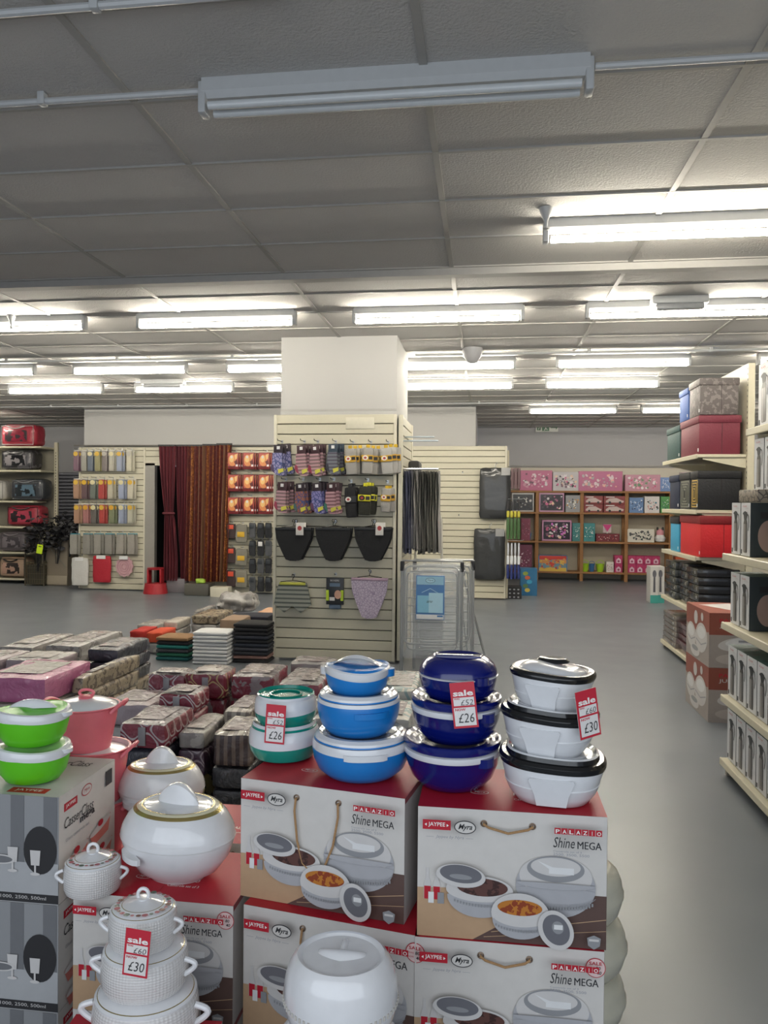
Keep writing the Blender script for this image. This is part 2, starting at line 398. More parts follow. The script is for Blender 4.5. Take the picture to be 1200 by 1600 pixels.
for px, py, lb in ((853, 345, 'small sprinkler head on the ceiling above the nearest lit tube'), (18, 505, 'small sprinkler head on the ceiling at the left edge')):
    p = atz(px, py, 3.1); b = MB(); b.lathe([(0, -.05), (.02, -.045), (.008, -.03), (.012, 0), (.035, .05), (.04, .068), (0, .07)], body, 16)
    solo('sprinkler', b, lb, 'sprinkler', None, (p.x, p.y, 3.1))
p = atz(738, 555, 3.1); b = MB(); b.lathe([(0, -.09), (.05, -.07), (.09, -.02), (.11, .04), (.11, .07), (0, .07)], mat('a5a5a8', .5), 20); solo('smoke_detector', b, 'round smoke detector on the ceiling just right of the pillar top', 'smoke detector', None, (p.x, p.y, 3.1))
p = atz(1060, 479, 3.1); t = thing('emergency_light', 'unlit emergency light box on the ceiling by the first full row of tubes', 'emergency light', (p.x, p.y-.02, 3.1))
b = MB(); b.box((0, 0, .04), (.42, .12, .06), body, .01); b.build('base_plate', t); b = MB(); b.box((0, 0, -.01), (.36, .1, .05), mat('9a9c9e', .3), .015); b.build('diffuser', t)
p = atz(275, 609, 3.1); t = thing('emergency_light', 'unlit emergency light box on the ceiling in front of the third row of tubes', 'emergency light', (p.x, 9.8, 3.1))
b = MB(); b.box((0, 0, .04), (.6, .12, .06), body, .01); b.build('base_plate', t); b = MB(); b.box((0, 0, -.01), (.52, .1, .05), mat('9a9c9e', .3), .015); b.build('diffuser', t)
# exit sign on the far wall
p = at(855, 668, 16.4); t = thing('exit_sign', 'white running man exit sign high on the far wall', 'sign', (p.x, 16.48, p.z-.08)); b = MB(); b.box((0, 0, .08), (.46, .04, .17), mat('d8dad4', .5)); b.build('sign_plate', t)
b = MB(); cv = front(b, .46, .04, .165); gm = mat('5f7f68', .6)
cv.rect(.05, .05, .22, .3, gm); cv.line([(.12, .1), (.16, .17), (.11, .26)], .03, WHITE); cv.rect(.28, .03, .6, .33, gm); cv.ell(.42, .09, .03, .03, WHITE); cv.line([(.42, .1), (.45, .2), (.38, .3)], .035, WHITE); cv.line([(.45, .2), (.52, .28)], .03, WHITE)
cv.line([(.66, .18), (.9, .18)], .04, gm); cv.poly([(.9, .08), (.98, .18), (.9, .28)], gm); b.build('printed_symbols', t)
# ------------------------------------------------------------------ printed cartons in front
TAN = mat('b89878', .5, vscale=60); BROWN = mat('5a453f', .5, vscale=80); GLID = mat('6a6a70', .4); SILV = mat('8e8f92', .45); OFFW = mat('c9c6c4', .5)
GREYL = mat('a9a9ad', .45); FOOD = mat('b8742a', .5, pat='spots', c2='8a3a1a', pscale=60); MEAT = mat('5b3a34', .5, pat='spots', c2='3b2320', pscale=70)
SHAD = mat('b2afae', .6, var=0); LETT = mat('efeae6', .5, var=0)
def squares(cv, word, a0, a1, b0, b1, n=None):
    n = len(word); wd = (a1-a0)/n
    for i, ch in enumerate(word):
        cv.rect(a0+i*wd+wd*.04, b0, a0+(i+1)*wd-wd*.04, b1, RED)
    for i, ch in enumerate(word):
        k = .12 if ch != 'I' else .38
        cv.text(ch, a0+(i+k+.08)*wd, a0+(i+1-k-.08)*wd, b0+(b1-b0)*.18, b1-(b1-b0)*.18, LETT, 0, .02)
def jaypee(cv, x=.03, y=.045, s=1):
    cv.rect(x, y, x+.15*s, y+.052*s, RED); cv.text('JAYPEE', x+.03*s, x+.12*s, y+.012*s, y+.040*s, LETT, 0, .012)
    cv.poly([(x+.010*s, y+.026*s), (x+.022*s, y+.018*s), (x+.022*s, y+.034*s)], LETT); cv.poly([(x+.140*s, y+.026*s), (x+.128*s, y+.018*s), (x+.128*s, y+.034*s)], LETT)
    cv.ell(x+.226*s, y+.03*s, .058*s, .036*s, INK); cv.ell(x+.226*s, y+.03*s, .053*s, .031*s, CARD)
    cv.text('Myra', x+.19*s, x+.264*s, y+.012*s, y+.05*s, INK, .35, .02)
    cv.text('Jaypee by Nyra', x+.07*s, x+.22*s, y+.078*s, y+.098*s, GREYP, .3, .006); cv.rect(x+.02*s, y+.087*s, x+.06*s, y+.089*s, GREYP); cv.rect(x+.23*s, y+.087*s, x+.27*s, y+.089*s, GREYP)
def shine_art(cv, H):
    cv.rect(0, 0, 1, H, CARD)
    # table
    cv.poly([(0, .44), (.45, .42), (.60, .52), (.34, H), (0, H)], TAN); cv.poly([(.55, .42), (1, .42), (1, H), (.30, H), (.60, .52)], BROWN)
    cv.poly([(.52, .42), (.74, .44), (.9, H-.03), (.55, .56)], TAN) if False else None
    cv.line([(.40, H-.05), (1, H-.16)], .004, TAN); cv.line([(.36, H-.02), (1, H-.1)], .003, TAN)
    # bottles
    for x, hh in ((.055, .17), (.105, .15)):
        cv.poly([(x-.02, .5), (x-.02, .42), (x-.008, .38), (x-.008, .50-hh), (x+.008, .5-hh), (x+.008, .38), (x+.02, .42), (x+.02, .5)], OFFW)
        cv.rect(x-.018, .43, x+.018, .50, RED)
    cv.rect(.06, .46, .09, .52, WHITE); cv.rect(.11, .46, .145, .52, SILV)
    # big pot
    cv.ell(.735, .385, .208, .165, GREYL, n=40); cv.ell(.735, .33, .19, .11, OFFW, n=40); cv.ell(.735, .29, .15, .07, SILV, n=36); cv.ell(.735, .278, .13, .05, OFFW, n=32)
    cv.poly([(.64, .25), (.72, .28), (.83, .28), (.83, .315), (.70, .315), (.70, .29)], WHITE)
    cv.ell(.735, .40, .207, .10, GREYL, half='low', n=40)
    for i in range(26):
        x = .55+.37*i/25; y = .43+.055*math.sqrt(max(0, 1-((x-.735)/.2)**2)); cv.rect(x, y, x+.009, y+.017, SILV)
    cv.line([(.53+.41*i/20, .42+.055*math.sqrt(max(0, 1-((.41*i/20-.205)/.206)**2))) for i in range(21)], .003, SILV)
    cv.ell(.735, .36, .205, .03, GREYL, half='low')
    # left pot with lid leaning
    cv.ell(.335, .42, .178, .075, OFFW); cv.ell(.335, .455, .172, .115, GREYL, half='low', n=36); cv.ell(.335, .425, .178, .06, OFFW, half='low', n=36)
    cv.ell(.35, .405, .135, .048, MEAT)
    for i in range(18):
        x = .20+.27*i/17; y = .445+.05*math.sqrt(max(0, 1-((x-.335)/.172)**2)); cv.rect(x, y, x+.008, y+.014, SILV)
    cv.ell(.235, .345, .132, .062, OFFW, .08, 36); cv.ell(.235, .335, .112, .048, GLID, .08, 36); cv.ell(.235, .35, .06, .014, SILV, .05)
    # front pot with food
    cv.ell(.55, .525, .152, .11, OFFW, n=36); cv.ell(.55, .56, .145, .10, GREYL, half='low', n=36); cv.ell(.55, .53, .15, .065, OFFW, half='low', n=36)
    cv.ell(.548, .492, .117, .042, FOOD)
    for i in range(16):
        x = .42+.22*i/15; y = .562+.045*math.sqrt(max(0, 1-((x-.55)/.147)**2)); cv.rect(x, y, x+.008, y+.013, SILV)
    cv.ell(.735, .59, .088, .108, OFFW, -.5, 36); cv.ell(.737, .588, .066, .084, GLID, -.5, 36); cv.ell(.745, .575, .03, .034, SILV, -.4); cv.rect(.725, .56, .77, .585, WHITE)
    cv.poly([(.895, .615), (.93, .60), (.965, .615), (.96, .655), (.93, .675), (.90, .655)], SILV); cv.rect(.905, .62, .955, .632, OFFW)
    # lettering
    jaypee(cv); squares(cv, 'PALAZIO', .72, .965, .045, .077)
    cv.text('Shine', .715, .825, .09, .145, INK, .25, .004); cv.text('MEGA', .838, .96, .106, .145, INK, 0, 0); cv.text('MEGA', .8395, .9615, .106, .145, INK, 0, 0)
    cv.text('Casserole set of 3', .715, .86, .158, .168, GREYP, 0, .01); cv.text('2500, 3500, 5500', .715, .90, .172, .188, GREYP, 0, .012)
def red_top(cv, D):
    cv.rect(0, 0, 1, D, RED); cv.ell(.33, D*.62, .052, .028, LETT); cv.ell(.33, D*.62, .048, .024, RED); cv.text('Myra', .30, .36, D*.62-.014, D*.62+.014, LETT, .3, .01)
    cv.text('Casserole set of 3', .52, .72, D*.72, D*.76, LETT); cv.text('PALAZIO', .52, .7, D*.6, D*.66, LETT)
    cv.rect(.5, D*.5, .502, D, mat('8d1424', .4))
ropem = mat('b0895f', .7, bump=.5, bscale=400)
def shine_carton(label, x, y, z, rz, W=.42, D=.27, H=.285, rope='tight', sticker=False):
    t = thing('casserole_carton', label, 'box', (x, y, z), rz, None)
    b = MB(); b.box((0, 0, H/2), (W, D, H), CARD, .002, 1); b.build('carton_body', t)
    b = MB(); cv = front(b, W, D, H); shine_art(cv, H/W); b.build('front_print', t)
    b = MB(); red_top(top(b, W, D, H), D/W); b.build('lid_print', t)
    b = MB(); cv = right(b, W, D, H); cv.rect(0, 0, 1, H/D, mat('8f3a44', .4)); cv.rect(.0, .05, 1, H/D, mat('bdb7b4', .5)); b.build('side_print', t)
    b = MB(); a, c = -W/2+.355*W, -W/2+.612*W; zt = H-.062*W-.004; f = -D/2
    if rope == 'tight': pts = [(a, f+.004, zt), (a, f-.006, zt), (a+.01, f-.012, zt-.004), ((a+c)/2, f-.018, zt-.012), (c-.01, f-.012, zt-.004), (c, f-.006, zt), (c, f+.004, zt)]
    elif rope == 'long':
        pts = [(a, f+.004, zt), (a, f-.006, zt-.002), (a-.002, f-.009, zt-.03), (a+.006, f-.01, zt-.1), (a+.02, f-.010, zt-.15), ((a+c)/2, f-.011, zt-.178), (c-.03, f-.010, zt-.15), (c-.01, f-.01, zt-.1), (c+.002, f-.009, zt-.03), (c, f-.006, zt-.002), (c, f+.004, zt)]
    b.tube(pts, .0028, ropem, 7); b.build('rope_handle', t)
    for q in (a, c): b = MB(); b.tube([(q+.006*math.cos(i*PI/5), f-.0015, zt+.006*math.sin(i*PI/5)) for i in range(10)], .002, mat('7d6a5a', .4, .6), 6, True); b.build('eyelet', t)
    if sticker:
        b = MB(); r = .052*W
        cx = .975 if sticker is True else sticker
        cv = Canvas(b, (-W/2, -D/2-.0125*1, H), (1, 0, 0), (0, 0, -1), (0, -1, 0), W); cv.o.y = -D/2-.0105+.0005
        cv.k = 1; cv.ell(cx-.045, .085, .052, .052, RED, n=32); cv.ell(cx-.045, .085, .048, .048, mat('e4c9c6', .5, var=.02), n=32)
        cv.text('SALE', cx-.079, cx-.012, .052, .070, RED, 0, .02); cv.text('WAS', cx-.082, cx-.052, .082, .090, RED); cv.text('80', cx-.045, cx-.02, .076, .094, INK, .2, .01)
        cv.text('NOW', cx-.082, cx-.052, .102, .110, RED); cv.text('40', cx-.040, cx-.015, .100, .118, INK, .2, .01)
        b.v = [Vector((p.x, p.y+.0075, p.z)) for p in b.v]; b.build('sale_sticker', t)
    return t
R12 = math.radians(-10)
def place(px, py, z): p = atz(px, py, z); return p.x, p.y
# right hand column (three high, standing on the floor)
H3 = .291
xR, yR = place(799, 1268, 3*H3); W_R = .412
for k in (2, 1, 0):
    shine_carton(['bottom carton of the right hand stack of casserole cartons', 'casserole carton with short rope handle and round sale sticker, second from top on the right',
                  'top right casserole carton with short rope handle, carrying navy and white pots'][k], xR-(.004 if k < 2 else 0), yR+.137-(.006 if k < 2 else 0), k*H3, 0, W_R, .27, H3-.001, 'tight', (1.0 if k == 1 else False))
# middle column
xM, yM = place(500, 1231, 3*H3); cosr, sinr = math.cos(R12), math.sin(R12)
def off(x, y, d, r): return x-math.sin(r)*d, y+math.cos(r)*d
for k in (2, 1, 0):
    fx, fy = (xM, yM) if k == 2 else place(512, 1437, 2*H3)
    x, y = off(fx, fy, .137, R12)
    shine_carton(['bottom carton of the middle stack of casserole cartons', 'casserole carton with two hanging ropes and a round sale sticker, behind the white domed pot',
                  'casserole carton with a long looped rope handle, carrying teal and light blue pots'][k], x, y, k*H3, R12, .418 if k == 2 else .435, .27, H3-.001, 'long', (1.03 if k == 1 else False))
# left column, two high
xL, yL = place(367, 1415, 2*H3)
for k in (1, 0):
    shine_carton(['bottom carton behind the quilted white pots', 'casserole carton with round sale sticker, behind the quilted pots and under the oval pots'][k], xL-.207, yL+.137, k*H3, math.radians(-1), .412, .27, H3-.001, 'tight', (1.0 if k == 1 else False))
# second row behind it
for k in (1, 0):
    shine_carton(['bottom red topped carton in the second row on the left', 'red topped carton in the second row under the rear oval white pot'][k], xL-.16, yL+.46, k*H3, 0, .412, .27, H3-.001, 'tight')
# low carton that carries the quilted pots
b_lo = .375
ql = atz(222, 1650, b_lo)
t = thing('casserole_carton', 'low red topped carton under the stack of quilted white pots', 'box', (ql.x-.03, ql.y-.01, 0), math.radians(4))
b = MB(); b.box((0, 0, b_lo/2-.001), (.34, .26, b_lo-.002), CARD, .002, 1); b.build('carton_body', t); b = MB(); top(b, .34, .26, b_lo-.002).rect(0, 0, 1, .26/.34, RED); b.build('lid_print', t)
# grey glass casserole cartons on the far left
gb = mat('8f9092', .5, vscale=5); gd = mat('6f7073', .5); gk = mat('2c2b2d', .5)
def glass_art(cv, H):
    cv.rect(0, 0, 1, H, gb)
    for i in range(5): cv.rect(.22*i+.02, 0, .22*i+.11, H*.62, gd)
    cv.rect(0, H*.62, 1, H, mat('a8a9ab', .5)); cv.rect(0, H-.06, 1, H-.005, gk)
    cv.text('Set of 4, 1500, 1000, 2500, 500ml', .35, .92, H-.046, H-.022, OFFW)
    cv.ell(.88, H*.5, .11, .15, gk, 0); cv.ell(.2, H*.5, .26, .075, WHITE); cv.ell(.2, H*.54, .25, .14, OFFW, half='low'); cv.ell(.2, H*.47, .2, .045, gd); cv.ell(.2, H*.4, .22, .08, OFFW); cv.ell(.2, H*.4, .16, .05, SILV)
    for x, y in ((.85, .62), (.70, .6)):
        cv.poly([(x-.035, H*(y-.12)), (x+.035, H*(y-.12)), (x+.028, H*(y+.02)), (x-.028, H*(y+.02))], OFFW); cv.rect(x-.006, H*(y+.02), x+.006, H*(y+.09), OFFW); cv.ell(x, H*(y+.1), .032, .01, OFFW)
    cv.ell(.62, H*.6, .1, .03, OFFW); cv.ell(.62, H*.6, .08, .022, gd)
def glass_side(cv, H):
    cv.rect(0, 0, 1, H, CARD); jaypee(cv, .08, .06, 1.5) if False else None
    cv.rect(.08, .09, .30, .16, RED); cv.text('JAYPEE', .11, .27, .107, .143, LETT, 0, .012); cv.ell(.46, .1, .09, .05, RED); cv.ell(.46, .1, .08, .042, CARD); cv.text('Myra', .41, .51, .08, .12, RED, .3)
    cv.text('CasserClass', .08, .58, .22, .31, INK, .3, 0); cv.text('mega', .34, .6, .31, .38, INK, 0, .03); cv.text('Glass casserole set', .1, .5, .40, .43, GREYP)
    cv.rect(.80, .06, .93, .2, gk)
    for i, (x, y) in enumerate(((.28, .62), (.70, .55), (.3, .84), (.72, .78))):
        cv.poly([(x-.2, y), (x+.2, y-.07), (x+.15, y+.08), (x-.14, y+.12)], mat('c9766c', .5)); cv.ell(x, y-.02, .2, .035, OFFW, -.17); cv.ell(x, y-.05, .05, .03, RED)
pf = atz(92, 1245, .815)
GW, GD, GH = .40, .29, .27
for k in (2, 1, 0):
    t = thing('glass_casserole_carton', ['grey glassware carton, bottom of the stack at the left edge', 'grey glassware carton in the middle of the left edge stack', 'grey and white glassware carton with green pots on top'][k], 'box', (pf.x-GW/2+.0, pf.y+GD/2, k*GH+.004), 0)
    b = MB(); b.box((0, 0, GH/2), (GW, GD, GH-.002), CARD, .002, 1); b.build('carton_body', t)
    b = MB(); glass_art(front(b, GW, GD, GH-.001), (GH-.002)/GW); b.build('front_print', t); b = MB(); glass_side(right(b, GW, GD, GH-.001), (GH-.002)/GD); b.build('side_print', t)
    b = MB(); cv = top(b, GW, GD, GH-.001); cv.rect(0, 0, 1, GD/GW, mat('bab7b4', .5)); cv.rect(.62, GD/GW-.12, .88, GD/GW-.04, RED); cv.text('JAYPEE', .66, .84, GD/GW-.10, GD/GW-.06, LETT); cv.text('CasserClass', .55, .9, .08, .18, INK, .3); b.build('lid_print', t)
# ------------------------------------------------------------------ casseroles
def mk(c, r=.22, coat=.5, **k): return mat(c, r, coat=coat, **k)
NAVY = mk('0b1768', .18); BLUE = mk('1c7ac6', .3, .15); TEAL = mk('0c8c7c', .2); LIME = mk('5fc41c', .35, .1); PWHITE = mk('dfe0e3', .22); PINK = mk('e67480', .35, .1); CHINA = mk('e2e2e4', .15); CREAMP = mk('d2cfbe', .2)
SHINY = mat('c9cdd0', .12, .6); BK = mat('17181a', .2, coat=.3); GOLD = mat('b9a56a', .25, .7); QM = quilt_mat()
def loop(mb, ax, z, out, wd, hgt, r, mt, side, n=9):
    """a strap handle standing off the rim on the +x or -x side"""
    pts = []
    for i in range(n):
        t = PI*i/(n-1); pts.append((side*(ax+out*math.sin(t)), -wd/2*math.cos(t), z+hgt*math.sin(t)))
    mb.tube(pts, r, mt, 8)
def tab(mb, R, z, wd, out, th, mt, ang, n=10):
    """a flat grip curving out of the rim at an angle"""
    ca, sa = math.cos(ang), math.sin(ang); ol = []
    for i in range(n+1):
        t = -1+2*i/n; rr = R-.006+out*(1-t*t)**.6; yy = t*wd/2; ol.append((rr, yy))
    ol += [(R*.9, wd/2), (R*.9, -wd/2)]
    vs = []; m2 = len(ol)
    for zz in (z-th/2, z+th/2): vs += [(x*ca-y*sa, x*sa+y*ca, zz) for x, y in ol]
    fs = [tuple(range(m2))[::-1], tuple(range(m2, 2*m2))]+[(i, (i+1) % m2, m2+(i+1) % m2, m2+i) for i in range(m2)]
    mb.add(vs, fs, mt)
def pot(style, R, H, label, x, y, z, rz=0, top_pot=False):
    t = thing('casserole_pot', label, 'casserole pot', (x, y, z), rz)
    B = MB(); LD = MB(); K = []
    R0 = R
    if style == 'blue':
        wav = lambda a, r, zz: 0
        B.lathe([(0, 0, BLUE), (.55*R, 0, BLUE), (.72*R, .05*H, BLUE), (.88*R, .2*H, BLUE), (.97*R, .42*H, BLUE), (R, .6*H, BLUE), (R*1.0, .66*H, PWHITE if R > .11 else BLUE), (R*1.0, .76*H, PWHITE), (.985*R, .84*H, PWHITE), (.9*R, .84*H)], seg=56)
        if not top_pot:
            LD.lathe([(.9*R, .84*H, BLUE), (.965*R, .85*H, BLUE), (.955*R, .88*H, PWHITE), (.94*R, .93*H, PWHITE), (.86*R, .985*H, SHINY), (.80*R, .94*H, SHINY), (.74*R, .975*H, SHINY), (.66*R, .93*H, SHINY), (0, .93*H)], seg=56)
            for a in (-PI/2+.15, PI/2+.15): h = MB(); tab(h, R*.98, .60*H if R < .11 else .67*H, R*.85, .014, .014, BLUE if R < .11 else PWHITE, a); h.build('handle', t)
        else:
            B = MB(); B.lathe([(0, 0, BLUE), (.55*R, 0, BLUE), (.75*R, .06*H, BLUE), (.92*R, .25*H, BLUE), (R, .48*H, BLUE), (R, .55*H)], seg=56, zf=lambda a, r, zz: .004*math.sin(a*2+.5)*(zz > .4*H))
            LD.lathe([(R*1.0, .52*H, PWHITE), (1.03*R, .56*H, PWHITE), (1.03*R, .70*H, PWHITE), (.98*R, .74*H, BLUE), (.93*R, .745*H, BLUE), (.6*R, .76*H, BLUE), (0, .77*H)], seg=56, zf=lambda a, r, zz: .005*math.sin(a*2+.5)*(r > .97*R))
            h = MB(); h.cloth(lambda u, v: ((u-.5)*1.5*R, (v-.35)*.42*R+.0, .77*H+.24*H*math.sin(PI*u)**.8*(1-.75*abs(v-.4))), 16, 8, PWHITE)
            h.cloth(lambda u, v: ((u-.5)*1.5*R, (v-.35)*.42*R, .755*H+.18*H*math.sin(PI*u)**.8*(1-.75*abs(v-.4))), 16, 8, PWHITE); h.build('lid_handle', t)
            for a, mt in ((PI, PWHITE), (0, BLUE)): h = MB(); tab(h, R, .6*H, R*.5, .02, .018, mt, a+.1); h.build('handle', t)
    elif style == 'teal':
        f = lambda a, r, zz: .0045*math.sin(a+.3)*(.25*H < zz < .6*H)
        B.lathe([(0, 0, TEAL), (.7*R, 0, TEAL), (.86*R, .05*H, TEAL), (.98*R, .25*H, TEAL), (R*1.01, .44*H, PWHITE), (1.01*R, .6*H, PWHITE), (.97*R, .78*H, PWHITE), (.9*R, .86*H)], seg=56, zf=f)
        if top_pot: LD.lathe([(.93*R, .84*H, PWHITE), (.93*R, .92*H, TEAL), (.88*R, .95*H, TEAL), (.84*R, .86*H, TEAL), (.3*R, .84*H, TEAL), (0, .84*H)], seg=56); h = MB(); h.tube([(.5*R*math.cos(i*PI/10), .5*R*math.sin(i*PI/10), .875*H) for i in range(20)], .003, TEAL, 6, True); h.build('lid_ring', t)
        else: LD.lathe([(.93*R, .84*H, TEAL), (.93*R, .88*H, TEAL), (.91*R, .9*H, PWHITE), (.88*R, .98*H, SHINY), (.8*R, .96*H, SHINY), (.7*R, .9*H, SHINY), (0, .9*H)], seg=56)
    elif style == 'navy':
        if not top_pot:
            B.lathe([(0, 0, NAVY), (.52*R, 0, NAVY), (.68*R, .04*H, NAVY), (.84*R, .22*H, NAVY), (.95*R, .5*H, NAVY), (.985*R, .68*H, PWHITE), (1.0*R, .70*H, PWHITE), (1.0*R, .80*H, PWHITE), (.93*R, .82*H)], seg=56)
            LD.lathe([(.90*R, .82*H, NAVY), (.97*R, .83*H, NAVY), (1.0*R, .90*H, NAVY), (1.0*R, .99*H, NAVY), (.96*R, 1.0*H, NAVY), (.88*R, .95*H, NAVY), (.82*R, .96*H, NAVY), (.76*R, .92*H, NAVY), (.70*R, .93*H, NAVY), (.66*R, .90*H, NAVY), (0, .90*H)], seg=56)
            for a in (-.75, PI-.75): h = MB(); tab(h, R*.97, .68*H, R*.45, .018, .02, NAVY, a); h.build('handle', t)
        else:
            B.lathe([(0, 0, NAVY), (.6*R, 0, NAVY), (.76*R, .04*H, NAVY), (.92*R, .22*H, NAVY), (.99*R, .5*H, NAVY), (R, .56*H, PWHITE), (1.01*R, .58*H, PWHITE), (.95*R, .60*H)], seg=56)
            LD.lathe([(.96*R, .60*H, NAVY), (1.0*R, .61*H, NAVY), (.985*R, .70*H, NAVY), (.90*R, .84*H, NAVY), (.78*R, .93*H, NAVY), (.70*R, .97*H, NAVY), (.64*R, .99*H, NAVY), (.56*R, .93*H, NAVY), (0, .90*H)], seg=56)
            h = MB(); h.box((0, 0, .94*H), (1.2*R, .34*R, .014), NAVY, .006); h.build('lid_handle', t)
            for a in (-.9, PI-.9): h = MB(); tab(h, R*.97, .55*H, R*.5, .018, .018, NAVY, a); h.build('handle', t)
    elif style == 'mono':
        n = 2.5; f = lambda a, r, zz: -.006*math.cos(a-.6)*(zz > .6*H)
        B.lathe([(0, 0, PWHITE), (.58*R, 0, PWHITE), (.68*R, .04*H, PWHITE), (.80*R, .2*H, PWHITE), (.875*R, .38*H, PWHITE), (.865*R, .40*H, PWHITE), (.935*R, .66*H, PWHITE), (.93*R, .70*H), (.8*R, .72*H)], seg=64, n=n, zf=f)
        LD.lathe([(.92*R, .69*H, BK), (.965*R, .70*H, BK), (.985*R, .75*H, BK), (.98*R, .80*H, BK), (.93*R, .85*H, BK), (.86*R, .855*H, BK)]+([(.76*R, .83*H, PWHITE), (.72*R, .87*H, PWHITE), (.56*R, .94*H, PWHITE), (.3*R, .97*H, PWHITE), (0, .97*H)] if top_pot else [(.84*R, .93*H, PWHITE), (.80*R, .95*H, SHINY), (.74*R, .90*H, SHINY), (.66*R, .92*H, PWHITE), (.5*R, .90*H, PWHITE), (0, .9*H)]), seg=64, n=n, zf=f)
        if top_pot: h = MB(); h.lathe([(0, .97*H), (.30*R, .98*H), (.32*R, 1.02*H), (.26*R, 1.07*H), (.1*R, 1.05*H), (0, 1.05*H)], BK, 32, 1.25, .8); h.build('lid_knob', t)
        h = MB(); h.prism([(-.38*R, .62*H), (.38*R, .62*H), (.40*R, .58*H), (.30*R, .3*H), (.26*R, .08*H), (-.26*R, .08*H), (-.30*R, .3*H), (-.40*R, .58*H)], 0, .004, PWHITE)
        h.v = [Vector((p.x, p.y-(.71*R+.235*R*(p.z/(.66*H))**.6), p.z)) for p in h.v]; h.build('grip_panel', t)
    elif style == 'lime':
        B.lathe([(0, 0, LIME), (.55*R, 0, LIME), (.74*R, .06*H, LIME), (.90*R, .24*H, LIME), (.98*R, .5*H, LIME), (R, .62*H), (.94*R, .64*H)], seg=56, sy=.86)
        f = lambda a, r, zz: .004*math.sin(a*2)
        LD.lathe([(.96*R, .60*H, PWHITE), (1.03*R, .62*H, PWHITE), (1.05*R, .72*H, PWHITE), (1.0*R, .80*H, PWHITE), (.93*R, .82*H, PWHITE if not top_pot else LIME), (.86*R, .80*H, LIME if top_pot else mat('9fc987', .2, coat=.5)), (.5*R, .84*H, LIME if top_pot else mat('9fc987', .2, coat=.5)), (0, .86*H)], seg=56, sy=.86, zf=f)
        if top_pot:
            h = MB(); h.cloth(lambda u, v: ((u-.5)*1.35*R, (v-.5)*.40*R*math.sin(PI*(.12+.8*u)), .82*H+.2*H*math.sin(PI*u)**.7*(1-.9*(2*v-1)**2)), 16, 8, PWHITE); h.build('lid_handle', t)
        for a in (0, PI): h = MB(); tab(h, R*1.02, .72*H, R*.45, .018, .01, PWHITE, a-.15); h.build('handle', t)
    elif style == 'pink':
        B.lathe([(0, 0, PINK), (.62*R, 0, PINK), (.70*R, .03*H, PINK), (.88*R, .7*H, PINK), (.93*R, .95*H, PINK), (.99*R, .98*H, PINK), (.99*R, 1.0*H, PINK), (.93*R, 1.0*H), (.88*R, .9*H)], seg=48, sy=.9)
        for s in (-1, 1):
            h = MB(); ol = []
            pts = [(s*(R*.93+.024*math.sin(PI*i/12)), -R*.5*math.cos(PI*i/12), .90*H+.026*math.sin(PI*i/12)) for i in range(13)]
            h.tube(pts, .0055, PINK, 8); pts = [(s*(R*.93), -R*.42*math.cos(PI*i/12), .93*H) for i in range(13)]; h.tube(pts, .005, PINK, 8); h.build('handle', t)
        if top_pot:
            LD.lathe([(.90*R, .97*H, PWHITE), (.86*R, 1.02*H, PWHITE), (.6*R, 1.1*H, PWHITE), (.2*R, 1.14*H, PWHITE), (0, 1.14*H)], seg=48, sy=.9)
            h = MB(); h.lathe([(.02, 1.13*H), (.022, 1.17*H), (.012, 1.2*H), (0, 1.2*H)], PINK, 20)
            h.tube([(.022*math.cos(i*PI/8), .006, 1.24*H+.010*math.sin(i*PI/8)) for i in range(16)], .0045, PINK, 8, True); h.build('lid_knob', t)
        else: LD.lathe([(.88*R, .93*H, PWHITE), (.5*R, .97*H, PWHITE), (0, .97*H)], seg=48, sy=.9)
    elif style == 'oval':
        sy = .78
        B.lathe([(0, 0, CHINA), (.50*R, 0, CHINA), (.54*R, .03*H, CHINA), (.72*R, .10*H, CHINA), (.90*R, .26*H, CHINA), (.985*R, .42*H, CHINA), (.99*R, .44*H), (.9*R, .45*H)], seg=64, sy=sy)
        LD.lathe([(.96*R, .44*H, GOLD), (1.0*R, .445*H, CHINA), (1.01*R, .47*H, CHINA), (.995*R, .49*H, CHINA), (1.0*R, .51*H, CHINA), (.985*R, .53*H, CHINA), (.985*R, .55*H, CHINA), (.95*R, .60*H, CHINA), (.86*R, .70*H, CHINA), (.78*R, .755*H, GOLD), (.72*R, .785*H, mat('dcd7bb', .2, coat=.5)), (.64*R, .80*H, GOLD), (.61*R, .80*H, CHINA), (.58*R, .785*H, CHINA), (.3*R, .81*H, CHINA), (0, .82*H)], seg=64, sy=sy)
        h = MB()
        def fin(u, v, s): a = PI*u; return ((u-.5)*.78*R, s*(.012+.05*R*(1-v))*math.sin(a)**.6, .80*H+(.22*H*math.sin(a)**.7)*v)
        for s in (-1, 1): h.cloth(lambda u, v: fin(u, v, s), 18, 6, CHINA)
        h.cloth(lambda u, v: ((u-.5)*.78*R, (2*v-1)*.012*math.sin(PI*u)**.6, .80*H+.22*H*math.sin(PI*u)**.7+.003*(1-(2*v-1)**2)), 18, 4, CHINA); h.build('lid_handle', t)
        for a in (-2.2, .94): h = MB(); tab(h, R*.86, .34*H, R*.62, .016, .014, CHINA, a); h.build('handle', t)
    elif style == 'quilt':
        sy = .9 if R > .05 else 1
        B.lathe([(0, 0, QM), (.80*R, 0, QM), (.92*R, .04*H, QM), (.99*R, .16*H, QM), (1.0*R, .45*H, QM), (.97*R, .66*H, QM), (.94*R, .72*H), (.85*R, .73*H)], seg=64, sy=sy)
